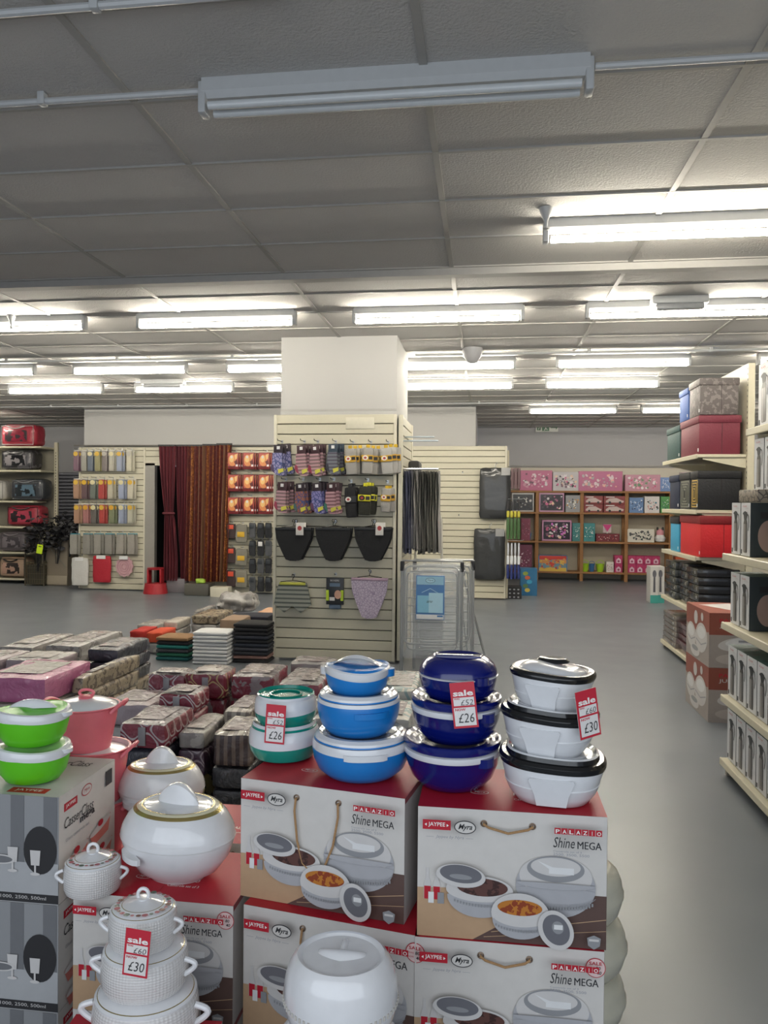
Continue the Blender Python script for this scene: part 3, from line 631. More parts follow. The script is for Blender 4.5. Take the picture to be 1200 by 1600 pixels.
        LD.lathe([(.88*R, .72*H, CHINA), (.95*R, .725*H, CHINA), (.95*R, .75*H, CHINA), (.90*R, .775*H, GOLD), (.885*R, .785*H, CHINA), (.72*R, .82*H, CHINA), (.62*R, .845*H, GOLD), (.60*R, .85*H, CHINA), (.55*R, .85*H, CHINA), (.25*R, .93*H, CHINA), (0, .94*H)], seg=56, sy=sy)
        if top_pot:
            fl = MB(); pm = mat('b5636a', .4); gm2 = mat('5d6a5a', .4)
            for i in range(26):
                a = 2*PI*i/26; r = .75*R; k = (.010, .006, .008)[i % 3]*(R/.07)
                fl.add([(r*math.cos(a)+k*math.cos(j*PI/3)*.7, sy*(r*math.sin(a)+k*math.sin(j*PI/3)*.7), .822*H+.0012+.0*j) for j in range(6)], [(0, 1, 2, 3, 4, 5)], pm if i % 2 else (gm2 if i % 4 else mat('7a4a3a', .4)))
            fl.build('floral_border', t)
            h = MB(); h.lathe([(.012, .92*H), (.010, .95*H), (.014, .97*H), (0, .975*H)], CHINA, 16); h.tube([(.012*math.cos(i*PI/8), 0, 1.03*H+.013*math.sin(i*PI/8)) for i in range(16)], .004, CHINA, 8, True); h.build('lid_knob', t)
        for s in (-1, 1):
            h = MB(); pts = []
            for i in range(11):
                u = PI*i/10; pts.append((s*(.97*R+.020*(R/.08)*math.sin(u)), -.012-.0*i, .60*H-.30*H*(i/10)+.04*H*math.sin(u)))
            h.tube(pts, .0048*(R/.08), CHINA, 8); h.build('handle', t)
    elif style == 'dome':
        sy = .9
        B.lathe([(0, 0, CHINA), (.62*R, 0, CHINA), (.70*R, .05*H, CHINA), (.88*R, .2*H, CHINA), (.97*R, .36*H, CHINA), (.985*R, .42*H), (.9*R, .43*H)], seg=64, sy=sy)
        LD.lathe([(.96*R, .42*H, CHINA), (1.0*R, .43*H, CHINA), (1.0*R, .47*H, CHINA), (1.01*R, .55*H, CHINA), (.98*R, .70*H, CHINA), (.92*R, .82*H, CHINA), (.84*R, .90*H, CHINA), (.77*R, .935*H, CHINA), (.72*R, .93*H, CHINA), (.68*R, .905*H, CHINA), (.3*R, .90*H, CHINA), (0, .90*H)], seg=64, sy=sy)
        h = MB()
        h.cloth(lambda u, v: ((u-.5)*.9*R, (v-.5)*.34*R*(1-.5*abs(2*u-1))+.10*R*(2*u-1)**2, .893*H+.012*math.sin(PI*u)**.5*(1-(2*v-1)**2)), 18, 8, CHINA)
        h.cloth(lambda u, v: ((v-.5)*.14*R, .12*R+u*.42*R, .893*H+.010*math.sin(PI*u)**.5*(1-(2*v-1)**2)), 12, 8, CHINA); h.build('lid_handle', t)
        bm_ = MB()
        for i in range(64):
            a = 2*PI*i/64; bm_.box((1.012*R*math.cos(a)*.995, sy*1.012*R*math.sin(a)*.995, .40*H+.014), (.004, .004, .008), mat('bdb9b2', .4))
        bm_.build('embossed_band', t)
    elif style == 'cream':
        B.lathe([(0, 0, CREAMP), (.66*R, 0, CREAMP), (.82*R, .07*H, CREAMP), (.94*R, .22*H, CREAMP), (1.0*R, .42*H, CREAMP), (.99*R, .47*H), (.9*R, .48*H)], seg=56)
        LD.lathe([(.95*R, .47*H, GOLD), (1.0*R, .475*H, GOLD), (1.03*R, .485*H, CREAMP), (1.03*R, .56*H, CREAMP), (1.0*R, .60*H, CREAMP), (.98*R, .74*H, CREAMP), (.91*R, .88*H, CREAMP), (.78*R, .97*H, CREAMP), (.6*R, 1.0*H, CREAMP), (.5*R, .98*H, CREAMP), (0, .98*H)], seg=56)
    B.build('bowl', t); LD.build('lid', t)
    return t
T3 = 3*H3
def cen(px, pyb, z, Rb):
    """centre on height z of a pot whose foot (radius Rb) shows its front edge at pixel row pyb"""
    p = atz(px, pyb, z); return at(px, pyb, p.y+Rb).x, p.y+Rb
x, y = cen(564, 1225, T3, .075)
pot('blue', .122, .112, 'largest light blue pot with a white band, bottom of the light blue stack', x, y, T3, .1)
pot('blue', .103, .110, 'middle light blue pot with a blue side grip', x-.008, y+.002, T3+.102, .35)
pot('blue', .080, .096, 'small light blue pot with an arched white lid handle, top of its stack', x-.012, y+.002, T3+.199, -.1, True)
x, y = cen(444, 1192, T3, .062)
pot('teal', .093, .098, 'lower teal and white pot on the left corner of the rope handled carton', x, y, T3)
pot('teal', .082, .088, 'upper teal and white pot with a sale ticket on its front', x+.004, y-.002, T3+.088, 0, True)
TEALP = (x, y)
x, y = cen(706, 1238, T3, .065)
pot('navy', .117, .116, 'largest navy blue pot, bottom of the navy stack', x, y, T3, .0)
pot('navy', .109, .108, 'middle navy blue pot with a flanged navy lid', x+.008, y+.004, T3+.107, .0)
pot('navy', .095, .104, 'small navy blue pot with a domed navy lid, top of its stack', x+.012, y+.006, T3+.206, .0, True)
NAVP = (x, y)
x, y = cen(862, 1262, T3, .075)
pot('mono', .124, .122, 'largest squarish white pot with a black rim, bottom of its stack', x, y, T3, -.1)
pot('mono', .113, .118, 'middle squarish white pot with a black rim', x-.006, y+.004, T3+.106, -.3)
pot('mono', .098, .106, 'small squarish white pot with a black rim and black lid knob', x-.000, y+.008, T3+.206, -.35, True)
MONP = (x, y)
x, y = cen(278, 1388, 2*H3, .075)
pot('oval', .153, .23, 'large oval white casserole with a gold ringed lid in front', x, y, 2*H3, -.15)
x, y = cen(248, 1300, 2*H3, .07)
pot('oval', .130, .215, 'smaller oval white casserole with a gold ringed lid, behind the large one', x, y+.02, 2*H3, .1)
x, y = cen(145, 1410, 2*H3, .055)
pot('quilt', .069, .100, 'small quilted white pot with a floral lid beside the large oval casserole', x, y, 2*H3, .3, True)
x, y = cen(228, 1668, b_lo, .09)
pot('quilt', .115, .135, 'largest quilted white pot, bottom of the quilted stack', x, y, b_lo, .1)
pot('quilt', .094, .112, 'middle quilted white pot in the front stack', x-.003, y, b_lo+.113, .1)
pot('quilt', .074, .103, 'small quilted white pot with a floral lid, top of the front stack', x-.008, y, b_lo+.206, .1, True)
QP = (x, y)
pg = atz(52, 1218, GH*3+.004)
pot('lime', .092, .115, 'lower lime green pot on the grey glassware carton', pg.x, pg.y, GH*3+.004, .2)
pot('lime', .092, .115, 'upper lime green pot with a white swoosh lid handle', pg.x-.002, pg.y, GH*3+.004+.096, .2, True)
pk = atz(150, 1330, .49); 
pot('pink', .085+.02, .165, 'lowest pink pot in the stack behind the green pots', pk.x+.0, pk.y, .49, .1)
pot('pink', .085+.022, .165, 'middle pink pot with loop handles', pk.x-.005, pk.y, .645, .1)
pot('pink', .103, .135, 'top pink pot with a white lid and ring knob', pk.x-.035, pk.y, .80, .1, True)
b = MB(); b.box((0, 0, .2425), (.36, .3, .485), CARD, .003, 1); t = thing('red_carton', 'red carton under the pink pots behind the glassware cartons', 'box', (pk.x-.02, pk.y+.10, 0), 0); b.build('carton_body', t)
b = MB(); cv = right(b, .36, .3, .485); cv.rect(0, 0, 1, 1.6, RED); cv.text('PALAZIO', .1, .8, .1, .2, LETT); cv = front(b, .36, .3, .485); cv.rect(0, 0, 1, 1.34, RED); cv = top(b, .36, .3, .485); cv.rect(0, 0, 1, .83, RED); b.build('printed_sides', t)
x, y = cen(905, 1520, .31, .09); x, y = xat(905, 2.36), 2.36
for k, lb in enumerate(('lowest cream pot on the floor beside the right hand cartons', 'middle cream pot behind the right hand cartons', 'top cream pot in the stack behind the right hand cartons')):
    pot('cream', (.148, .150, .138)[k], .162, lb, x, y, k*.156)
# white domed pots at the bottom of the picture
b = MB(); dz = .30
pd = atz(529, 1700, .393)
t = thing('white_carton', 'white carton under the white domed pots at the bottom edge', 'box', (pd.x, pd.y+.02, 0), 0); b.box((0, 0, .1625), (.28, .25, .325), CARD, .003, 1); b.build('carton_body', t)
pot('dome', .142, .19, 'lower white domed pot at the bottom edge', pd.x, pd.y+.0, .325, .0)
pot('dome', .112, .185, 'white domed pot with a three armed lid grip, in front of the cartons', pd.x+.003, pd.y+.0, .49, .0)
# ------------------------------------------------------------------ price tickets
def ticket(label, px, py, Y, was, now, rz=0, tilt=0, w=.052, h=.100):
    p = at(px, py, Y); t = thing('price_ticket', label, 'price ticket', p, rz); t.rotation_euler = (0, tilt, rz)
    b = MB(); b.box((0, 0, -h/2), (w, .0012, h), mat('d8d3d0', .4)); b.build('ticket_card', t)
    b = MB(); cv = Canvas(b, (-w/2, -.0007, 0), (1, 0, 0), (0, 0, -1), (0, -1, 0), w); q = h/w; r = mat('c22a3c', .4, var=.02)
    cv.rect(0, 0, 1, q, r); cv.text('sale', .1, .92, .17*q, .30*q, LETT, 0, .03); cv.rect(.09, .33*q, .93, .51*q, mat('e2dedb', .4)); cv.rect(.07, .55*q, .93, .95*q, mat('e2dedb', .4))
    cv.text('WAS', .12, .35, .335*q, .375*q, r, 0, .02); cv.text('£'+was, .38, .88, .385*q, .50*q, INK, .15, -.01); cv.text('NOW', .12, .55, .565*q, .62*q, r, 0, .02); cv.text('£'+now, .22, .86, .68*q, .88*q, INK, .15, -.005)
    b.build('ticket_print', t); return t
ticket('red sale ticket reading 52 and 26 pounds on the teal pots', 432, 1101, TEALP[1]-.1, '52', '26', 0, math.radians(3))
ticket('red sale ticket reading 52 and 26 pounds on the navy pots', 721, 1066, NAVP[1]-.115, '52', '26', 0, math.radians(-7), .056, .104)
ticket('red sale ticket reading 60 and 30 pounds on the white and black pots', 914, 1078, MONP[1]-.128, '60', '30', .5, math.radians(-9), .054, .105)
ticket('red sale ticket reading 60 and 30 pounds on the quilted pots', 217, 1452, QP[1]-.112, '60', '30', 0, math.radians(5), .054, .098)
# ------------------------------------------------------------------ packaged bedding and towels
FILM = dict(rough=.5, wrap=1.25, var=.14)
BURG = mat('7a1830', pat='lattice', c2='b9aeb0', pscale=7, **FILM); BURGG = mat('7a1830', pat='lattice', c2='b39c6a', pscale=7, **FILM); BURGP = mat('7a1830', pat='spots', c2='8d7f80', pscale=14, **FILM)
GREYB = mat('8d8986', pat='spots', c2='aaa59f', pscale=9, **FILM); SILVB = mat('a8a5a0', pat='spots', c2='7f7b78', pscale=12, **FILM); BEIG = mat('96876d', pat='spots', c2='5b4c38', pscale=26, **FILM)
STRB = mat('a39a8b', pat='stripe', c2='6b6158', pscale=22, **FILM); BRST = mat('3a2a2b', pat='stripe', c2='6e5d52', pscale=28, **FILM); NAVB = mat('2b2d3a', **FILM); PNKB = mat('b9668f', **FILM)
MAGB = mat('86386b', rough=.7); BLKB = mat('232226', **FILM); PURB = mat('43263a', pat='lattice', c2='8f7f86', pscale=7, **FILM); BUTB = mat('1f2228', pat='spots', c2='9b8f5a', pscale=10, **FILM); GTOP = mat('85817f', pat='hstripe', c2='5d5557', pscale=9, **FILM)
CREB = mat('b8b0a4', **FILM); PGRY = mat('a39397', **FILM); FLOR = mat('b0aca2', pat='vor', c2='7f9593', pscale=11, **FILM); DKTOP = mat('55494b', pat='spots', c2='8f8688', pscale=10, **FILM)
sd = [0]
RECTS = []
def fit(x0, x1, y0, y1):
    for a0, a1, b0, b1 in RECTS:
        g = .012
        if x0 < a1+g and x1 > a0-g and y0 < b1+g and y1 > b0-g:
            o = [(a1+g-x0, 0), (x1-a0+g, 1), (b1+g-y0, 2), (y1-b0+g, 3)]; k = min(o)[1]
            if k == 0: x0 = a1+g
            elif k == 1: x1 = a0-g
            elif k == 2: y0 = b1+g
            else: y1 = b0-g
    RECTS.append((x0, x1, y0, y1)); return x0, x1, y0, y1
def stack(name, cat, pl, pr, yf, yb, zt, zb, layers, group=None, turn=0, nz=.011, r=.02, dep=None, strap=False):
    """layers from the top down: (label, top material, side material, weight)"""
    a = atz(pl, yf, zt); c = atz(pr, yf, zt); c.y = a.y = (a.y+c.y)/2; w = max(.12, c.x-a.x); a2 = atz((pl+pr)/2, yb, zt)
    d = dep or max(.15, a2.y-a.y); q0, q1, q2, q3 = fit(a.x, a.x+w, a.y, a.y+d); w, d = q1-q0, q3-q2; cx, cy = (q0+q1)/2, (q2+q3)/2
    if w < .05 or d < .05: return
    tot = sum(l[3] for l in layers); z = zt
    for i, (lb, mt, ms, wt) in enumerate(layers):
        h = (zt-zb)*wt/tot; sd[0] += 1; b = MB(); jx = random.uniform(-.004, .004) if i else 0; z -= h
        b.soft((0, 0, h/2), (w, d, h*.985), mt, min(r, h*.45), 8, .006, nz, sd[0], ms)
        t = thing(name, lb, cat, (cx+jx, cy+random.uniform(-.004, .004), z), turn+random.uniform(-.02, .02), group)
        b.build('wrapped_bundle' if 'bedding' in name else 'folded_cloth', t)
        if 'bedding' in name and i == 0:
            e = MB(); e.soft((0, -.01, h+.0045), (w*.66, d*.62, .003), mat('77696a', pat='hstripe' if sd[0] % 2 else 'spots', c2='a9a09a', pscale=16, **FILM), .003, 4, .002, .001, sd[0]); e.build('picture_insert', t)
            if strap: e = MB(); e.box((0, -d/2-.003, h*.5), (.035, .006, h*.7), mat('8f8d90', .4), .002); e.build('carry_strap', t)
    return cx, cy, w, d
def low_table(label, x0, x1, y0, y1, z):
    t = thing('display_platform', label, 'platform', ((x0+x1)/2, (y0+y1)/2, 0)); w, d = x1-x0, y1-y0
    b = MB(); b.box((0, 0, z-.02), (w, d, .036), mat('6d655a', .6, vscale=20), .004); b.build('board', t)
    for sx in (-1, 1):
        for sy in (-1, 1): b = MB(); b.box((sx*(w/2-.06), sy*(d/2-.06), (z-.04)/2), (.07, .07, z-.04), DARK); b.build('leg', t)
ZB = .16
low_table('low wooden platform under the burgundy packaged bedding in the middle', -1.8, -.50, 2.95, 4.85, ZB)
low_table('low wooden platform under the pink and navy packaged bedding on the left', -4.3, -2.5, 3.2, 5.9, ZB)
def under(base, items):          # labels of the layers below a named top pack
    return [('%s bedding pack, %s down under the %s' % (c, ORD[i+1], base), m, m, w) for i, (c, m, w) in enumerate(items)]
PB, PC = 'packaged_bedding_set', 'bedding pack'
def bed(base, mt, ms, w, items, *a, **k): stack(PB, PC, *a, [(base, mt, ms, w)]+under(' '.join(base.split()[:6]), items), **k)
bed('burgundy pack with white lattice front, nearest of the burgundy bedding', DKTOP, BURG, 1.1, [('dark navy', NAVB, .8), ('magenta', MAGB, .8), ('dark grey', BLKB, .9)], 184, 262, 1130, 1098, .55, ZB, strap=True)
bed('grey film wrapped pack beside the nearest burgundy lattice pack', GREYB, GREYB, .7, [('purple lattice', PURB, 1.1), ('black with gold butterflies', BUTB, 1)], 258, 322, 1143, 1110, .49, ZB)
bed('beige topped pack with brown striped front beside the teal pots', STRB, BRST, 1.2, [('black', BLKB, .8), ('dark wrapped', BLKB, 1)], 329, 393, 1147, 1115, .53, ZB)
bed('burgundy pack with white rings raised in the pile middle', DKTOP, BURG, .9, [('burgundy', BURGP, .9), ('grey', GREYB, 1), ('dark', BLKB, 1)], 241, 320, 1086, 1067, .60, ZB, strap=True)
bed('pinkish grey wrapped pack left of the raised ring pack', PGRY, PGRY, .9, [('silver', SILVB, .9), ('dark', BLKB, 1)], 158, 236, 1100, 1074, .52, ZB)
bed('burgundy white lattice pack at the far left corner', DKTOP, BURG, .9, [('burgundy', BURGP, 1), ('grey', GREYB, 1)], 219, 282, 1058, 1041, .60, ZB, strap=True)
bed('burgundy gold lattice pack in the far row', DKTOP, BURGG, .9, [('burgundy', BURGP, 1), ('grey', GREYB, 1)], 290, 352, 1052, 1037, .62, ZB, strap=True)
bed('burgundy pack with shiny film in the far row by the pillar', DKTOP, BURGP, .9, [('burgundy', BURGP, 1), ('grey', GREYB, 1)], 357, 428, 1056, 1034, .60, ZB)
bed('beige finely striped pack in the pile middle', STRB, STRB, .9, [('brown', BRST, 1), ('dark', BLKB, 1)], 326, 392, 1110, 1082, .54, ZB)
bed('dark grey pack with picture panels behind the teal pots', GTOP, BURGP, .9, [('burgundy', BURGP, 1), ('grey', GREYB, 1)], 432, 500, 1068, 1040, .58, ZB)
bed('dark panelled pack in the last row before the pillar', GTOP, GREYB, .9, [('burgundy', BURGP, 1)], 450, 520, 1036, 1024, .57, .2)
bed('silver wrapped pack directly behind the small light blue pot', SILVB, GREYB, .9, [('grey', GREYB, 1)], 510, 590, 1072, 1040, .56, ZB)
bed('pale floral pack between the light blue and navy pots', FLOR, FLOR, .9, [('grey', GREYB, 1), ('dark', BLKB, 1)], 596, 650, 1078, 1046, .57, ZB)
bed('grey floral pack low between light blue and navy pots', FLOR, SILVB, .9, [('silver', SILVB, 1), ('dark', BLKB, 1)], 560, 642, 1122, 1088, .53, ZB)
bed('silver striped pack hidden behind the teal pots', STRB, GREYB, .9, [('dark', BLKB, 1)], 400, 490, 1112, 1080, .53, ZB)
bed('silver pack behind the largest light blue pot', SILVB, GREYB, .9, [('dark', BLKB, 1)], 480, 556, 1122, 1088, .53, ZB)
# left pile
bed('large pink film wrapped pack, brightest of the left pile', PNKB, PNKB, 1.2, [('cream', CREB, .5), ('leopard brown', BEIG, 1), ('brown', BEIG, 1)], -40, 76, 1058, 1026, .60, ZB)
bed('gold beige pack between the pink and navy packs', BEIG, BEIG, 1, [('gold patterned', BEIG, 1), ('leopard', BEIG, 1), ('brown', BEIG, 1)], 90, 134, 1058, 1018, .55, ZB)
bed('dark navy pack with clear film, right end of left pile', NAVB, NAVB, 1, [('navy', NAVB, 1), ('charcoal', BLKB, 1), ('dark leopard', BEIG, 1), ('black', BLKB, 1)], 133, 188, 1014, 992, .60, ZB)
bed('silver film wrapped pack at the far side of left pile', SILVB, SILVB, 1, [('grey', GREYB, 1), ('silver', SILVB, 1)], 66, 126, 1008, 981, .56, ZB)
bed('grey pack at the far left corner of left pile', GREYB, GREYB, 1, [('grey', GREYB, 1)], -5, 52, 1010, 986, .54, ZB)
bed('pale grey pack just beyond the pink pack', SILVB, PGRY, 1, [('grey', GREYB, 1), ('grey', GREYB, 1)], 2, 84, 1031, 1014, .57, ZB)
bed('pinkish pack at the left edge beyond the pink one', PGRY, PGRY, 1, [('grey', GREYB, 1)], -60, 0, 1031, 1012, .57, ZB)
bed('cream pack with dark picture, in front of the pink pack', CREB, CREB, 1, [('cream', CREB, 1), ('grey', GREYB, 1)], -60, 42, 1118, 1082, .44, ZB)
# towels beside the pillar
TB = dict(rough=.9, bump=.4, bscale=160)
def tw(c): return mat(c, **TB)
def towels(desc, pl, pr, yfront, ztop, cols, dep=.28, zb=.0, name='folded_towel', cat='folded towel', group=None):
    ls = [('%s folded towel, %s from top of the stack %s' % (cn, ORD[i] if i < 10 else 'lowest', desc), tw(c), tw(c), 1) for i, (cn, c) in enumerate(cols)]
    stack(name, cat, pl, pr, yfront, yfront-20, ztop, zb, ls, group, nz=.003, r=.016, dep=dep)
towels('of mixed colours', 241, 296, 996, .23, [('brown', '8a6a4a'), ('black', '26262a'), ('teal', '1e6d68'), ('dark grey', '3b3c42'), ('green', '1f5f4a'), ('teal', '1b5b5c')])
towels('of white towels', 298, 357, 988, .31, [('white', 'dcdcdc')]*9)
towels('touching the pillar', 361, 420, 975, .38, [('black', '17171a'), ('black', '1b1b1f'), ('black', '1a1a1e'), ('charcoal', '2b2e38'), ('black', '1c1d22'), ('dark blue', '252a36'), ('grey', '3a3b43'), ('dark grey', '2c2d33'), ('dusty pink', '7d5f58'), ('black', '1b1b1e')])
towels('behind the black towels', 352, 420, 963, .30, [('navy', '20222e'), ('black', '18181c'), ('navy', '23263a'), ('grey', '4a4b50')], .35)
BS = 'folded_fabric_pack'
def fab(lb, mt, pl, pr, yf, yb, zt, n=2, lower=GREYB, zb=.0):
    stack(BS, 'fabric pack', pl, pr, yf, yb, zt, zb, [(lb, mt, mt, 1)]+[('%s pack, %s down under the %s' % ('grey wrapped', ORD[i+1], lb.replace('fabric ', '').replace('wrapped ', '')), lower, lower, 1) for i in range(n-1)], None)
fab('red folded fabric pack with white ribbon', mat('a82a22', **TB), 200, 226, 986, 977, .20); fab('orange folded fabric pack beside the red one', mat('c0482a', **TB), 228, 254, 988, 978, .22)
fab('blue patterned fabric pack behind the orange one', mat('3f5f96', **TB), 252, 272, 983, 975, .22); fab('cream wrapped pack behind the mixed towels', CREB, 246, 288, 974, 962, .27, 3)
fab('grey wrapped pack at the left of the floor packs', GREYB, 212, 246, 976, 966, .2); fab('brown wrapped pack behind the white towels', BEIG, 297, 340, 962, 950, .29, 3)
fab('striped grey fabric pack beyond the white towels', STRB, 340, 372, 972, 962, .26, 2); fab('beige folded fabric pack by the dark clothes', mat('9c846e', **TB), 342, 378, 968, 958, .32, 2)
fab('peach folded fabric pack against the pillar', mat('c29a7c', **TB), 397, 424, 958, 948, .30, 2); fab('white folded fabric pack against the pillar', mat('c5cdc9', **TB), 408, 426, 948, 940, .36, 2)
fab('clear wrapped pack near the back of the floor packs', SILVB, 300, 345, 955, 944, .30, 2)
p = atz(372, 945, .3); b = MB(); b.soft((0, 0, .10), (.46, .36, .19), mat('8a8784', rough=.3, wrap=1.5, var=.2), .09, 14, .03, .07, 5); solo('plastic_bag', b, 'crumpled clear plastic bag on the fabric packs near the pillar', 'plastic bag', None, (p.x, p.y, .22), .3)
# ------------------------------------------------------------------ folded airers by the pillar
AL = mat('b4b7b9', .3, .75); FILMC = mat('dfe3e5', .08, wrap=1, alpha=.22)
def airer(label, x, y, rz, lean, card=True):
    t = thing('clothes_airer', label, 'clothes airer', (x, y, 0), rz); t.rotation_euler = (lean, 0, rz); W, H = .56, 1.02
    def loopf(name, w, z0, z1, yy, r=.009):
        b = MB(); k = .05; pts = []
        for cx, cz, a0 in ((w/2-k, z1-k, 0), (-w/2+k, z1-k, 90), (-w/2+k, z0+k, 180), (w/2-k, z0+k, 270)):
            for i in range(4): an = math.radians(a0+30*i); pts.append((cx+k*math.cos(an), yy, cz+k*math.sin(an)))
        b.tube(pts, r, AL, 8, True); b.build(name, t)
    for s in (-1, 1):
        for yy in (-.02, .03): b = MB(); b.tube([(s*(W/2-(.0 if yy < 0 else .012)), yy, 0), (s*(W/2-(.0 if yy < 0 else .012)), yy, H)], .009, AL, 8); b.build('leg', t)
        b = MB(); b.box((s*(W/2-.005), 0, H-.05), (.035, .085, .09), DARK, .008); b.build('joint', t)
    b = MB(); b.tube([(-W/2, 0, H), (W/2, 0, H)], .009, AL); b.build('top_bar', t)
    loopf('rack_frame', W-.07, .26, H-.05, -.03); loopf('wing_frame', W-.10, .20, H-.10, .015, .007)
    for i in range(9): b = MB(); z = .31+.075*i; b.tube([(-W/2+.04, -.03, z), (W/2-.04, -.03, z)], .0042, AL, 6); b.build('rung', t)
    b = MB(); b.soft((0, 0, H*.55), (W+.02, .12, H*.86), FILMC, .05, 10, 0, .012, 3); b.build('plastic_film', t)
    if card:
        b = MB(); b.box((0, 0, 0), (.26, .004, .40), mat('3f74ac', .3, coat=.5), .001, 1); b.v = [Vector((p.x-.01, p.y-.07, p.z+H-.33)) for p in b.v]; b.build('label_card', t)
        b = MB(); cv = Canvas(b, (-.14, -.0735, H-.13), (1, 0, 0), (0, 0, -1), (0, -1, 0), .26)
        lb_ = mat('7fb6cf', .4); lw = mat('a9cfe0', .4)
        cv.rect(.03, .03, .97, .32, mat('8fb9cf', .4)); cv.ell(.5, .17, .17, .09, INK); cv.ell(.5, .17, .155, .078, lw); cv.text('Myra', .4, .6, .13, .21, INK, .3)
        cv.rect(.05, .7, .45, 1.3, lb_); cv.rect(.45, .6, .95, 1.3, lw); cv.line([(.2, .6), (.5, .45), (.8, .62)], .02, lw); cv.text('airer', .38, .6, .85, .95, INK, .3); cv.rect(.02, 1.36, .98, 1.52, WHITE); cv.rect(.75, 1.38, .95, 1.44, mat('3f74ac', .3, coat=.5)); b.build('label_print', t)
a1, a2 = atz(628, 1045, 0), atz(722, 1045, 0)
airer('folded silver clothes airer in clear film with a blue label card', (a1.x+a2.x)/2, 7.03, 0, math.radians(-2))
airer('second folded clothes airer leaning behind the labelled one', (a1.x+a2.x)/2+.10, 7.22, math.radians(8), math.radians(-1), False)
t = airer_ = thing('clothes_airer', 'third folded airer in film, legs splayed to the right', 'clothes airer', (0, 0, 0))
A = at(722, 893, 7.5); Bq = atz(760, 1035, 0)
for k, (dx, dy) in enumerate(((0, 0), (.0, .12), (-.09, .05))):
    b = MB(); b.tube([(A.x+dx*.4, A.y+dy*.3, A.z), (Bq.x+dx*2, Bq.y+dy, 0.0)], .010, AL); b.build('leg', t)
b = MB(); b.box((A.x, A.y, A.z), (.06, .06, .08), DARK, .01); b.build('joint', t)
for i in range(6):
    q = .2+.12*i; b = MB(); m1 = A.lerp(Bq, q); b.tube([(m1.x, m1.y, m1.z), (m1.x-.18*q-.03, m1.y+.03, m1.z)], .004, AL, 6); b.build('rung', t)
b = MB(); b.add([(A.x, A.y-.02, A.z-.02), (Bq.x-.03, Bq.y-.02, .05), (Bq.x-.26, Bq.y+.02, .05), (A.x-.1, A.y, A.z-.02)], [(0, 1, 2, 3)], FILMC); b.add([(A.x, A.y+.06, A.z-.02), (Bq.x-.03, Bq.y+.10, .05), (Bq.x-.26, Bq.y+.1, .05), (A.x-.1, A.y+.06, A.z-.02)], [(0, 1, 2, 3)], FILMC); b.build('plastic_film', t)
t = thing('laundry_trolley', 'white tube handle frame standing behind the folded airers', 'trolley', (xat(676, 7.9), 7.9, 0)); wt = mat('d6d3c8', .3, coat=.3)
b = MB(); b.tube([(-.18, 0, .5), (-.17, 0, 1.3), (-.14, 0, 1.42), (.02, 0, 1.5), (.06, 0, 1.47), (.09, 0, 1.38), (.11, 0, .5)], .013, wt); b.build('handle_frame', t)
b = MB(); b.box((-.03, 0, .25), (.3, .2, .5), mat('8b8d90', .6), .02); b.build('body', t)
# ------------------------------------------------------------------ scarves on the pillar side
sx0 = xb+.03
b = MB(); z1 = at(640, 733, 7.55).z
b.tube([(sx0-.02, 7.55, z1), (xat(684, 7.55), 7.55, z1)], .011, STEEL); b.box((sx0-.01, 7.55, z1), (.02, .05, .1), STEEL); solo('garment_rail', b, 'steel arm projecting from the pillar that carries the grey scarves', 'rail')
for k, (yy, pz, x2) in enumerate(((7.75, 683, 678), (7.55, 689, 684))):
    z = at(650, pz, yy).z; b = MB(); b.box(((sx0+xat(x2, yy))/2, yy, z), (xat(x2, yy)-sx0, .05, .014), mat('aebac2', .1, .2, coat=.5), .003); solo('garment_rail', b, ('rear' if k == 0 else 'front')+' empty clear arm high on the pillar side', 'rail')
zb_ = at(640, 860, 7.5).z
cols = ['5a5b62', '64656d', '5a5d75', '65687e', '6c6c76', '9f9c99', '93908e', '7f7d79', '65645f', '5c5c58', '76746e', '5d5c56', '86847c', '6a6862', '959390']
n = len(cols); x_a, x_b = xat(624, 7.5)+.01, xat(684, 7.5)
for i, c in enumerate(cols):
    x = x_a+(x_b-x_a)*i/(n-1); b = MB(); ph = random.random()*6; wd = .1; H = z1-zb_+random.uniform(-.05, .03)
    m_ = mat(c, .8, bump=.3, bscale=120)
    def fn(u, v, s=1): return (s*wd*(.35+.4*v)*.5*math.sin(PI*min(1, u*1.2+.1))+.004*math.sin(9*v+ph+u*4), (u-.5)*.24*(.75+.25*v)+.01*math.sin(7*v+ph), -.02-H*v)
    b.cloth(lambda u, v: fn(u, v, 1), 8, 14, m_); b.cloth(lambda u, v: fn(u, v, -1), 8, 14, m_)
    t = thing('hanging_scarf', '%s hanging scarf on the pillar side rail, %s' % (('dark' if c < '65' else 'grey'), 'nearest the pillar' if i == 0 else ('outermost' if i == n-1 else ('%s out from the pillar' % ORD[i] if i < 10 else '%s from the outer end' % ORD[n-1-i]))), 'scarf', (x, 7.55, z1), 0, 'scarves on the pillar side rail')
    b.build('scarf_cloth', t); b = MB(); b.tube([(0, 0, -.04), (0, 0, .0), (0, .018, .015), (0, .022, .0)], .003, STEEL, 6); b.build('hook', t)
b = MB(); b.box((xat(648, 8.2), 8.2, 1.75), (.12, .3, .5), mat('3a3937', .8), .03); solo('hanging_garment', b, 'dark bundle of garments high behind the scarves', 'garment')
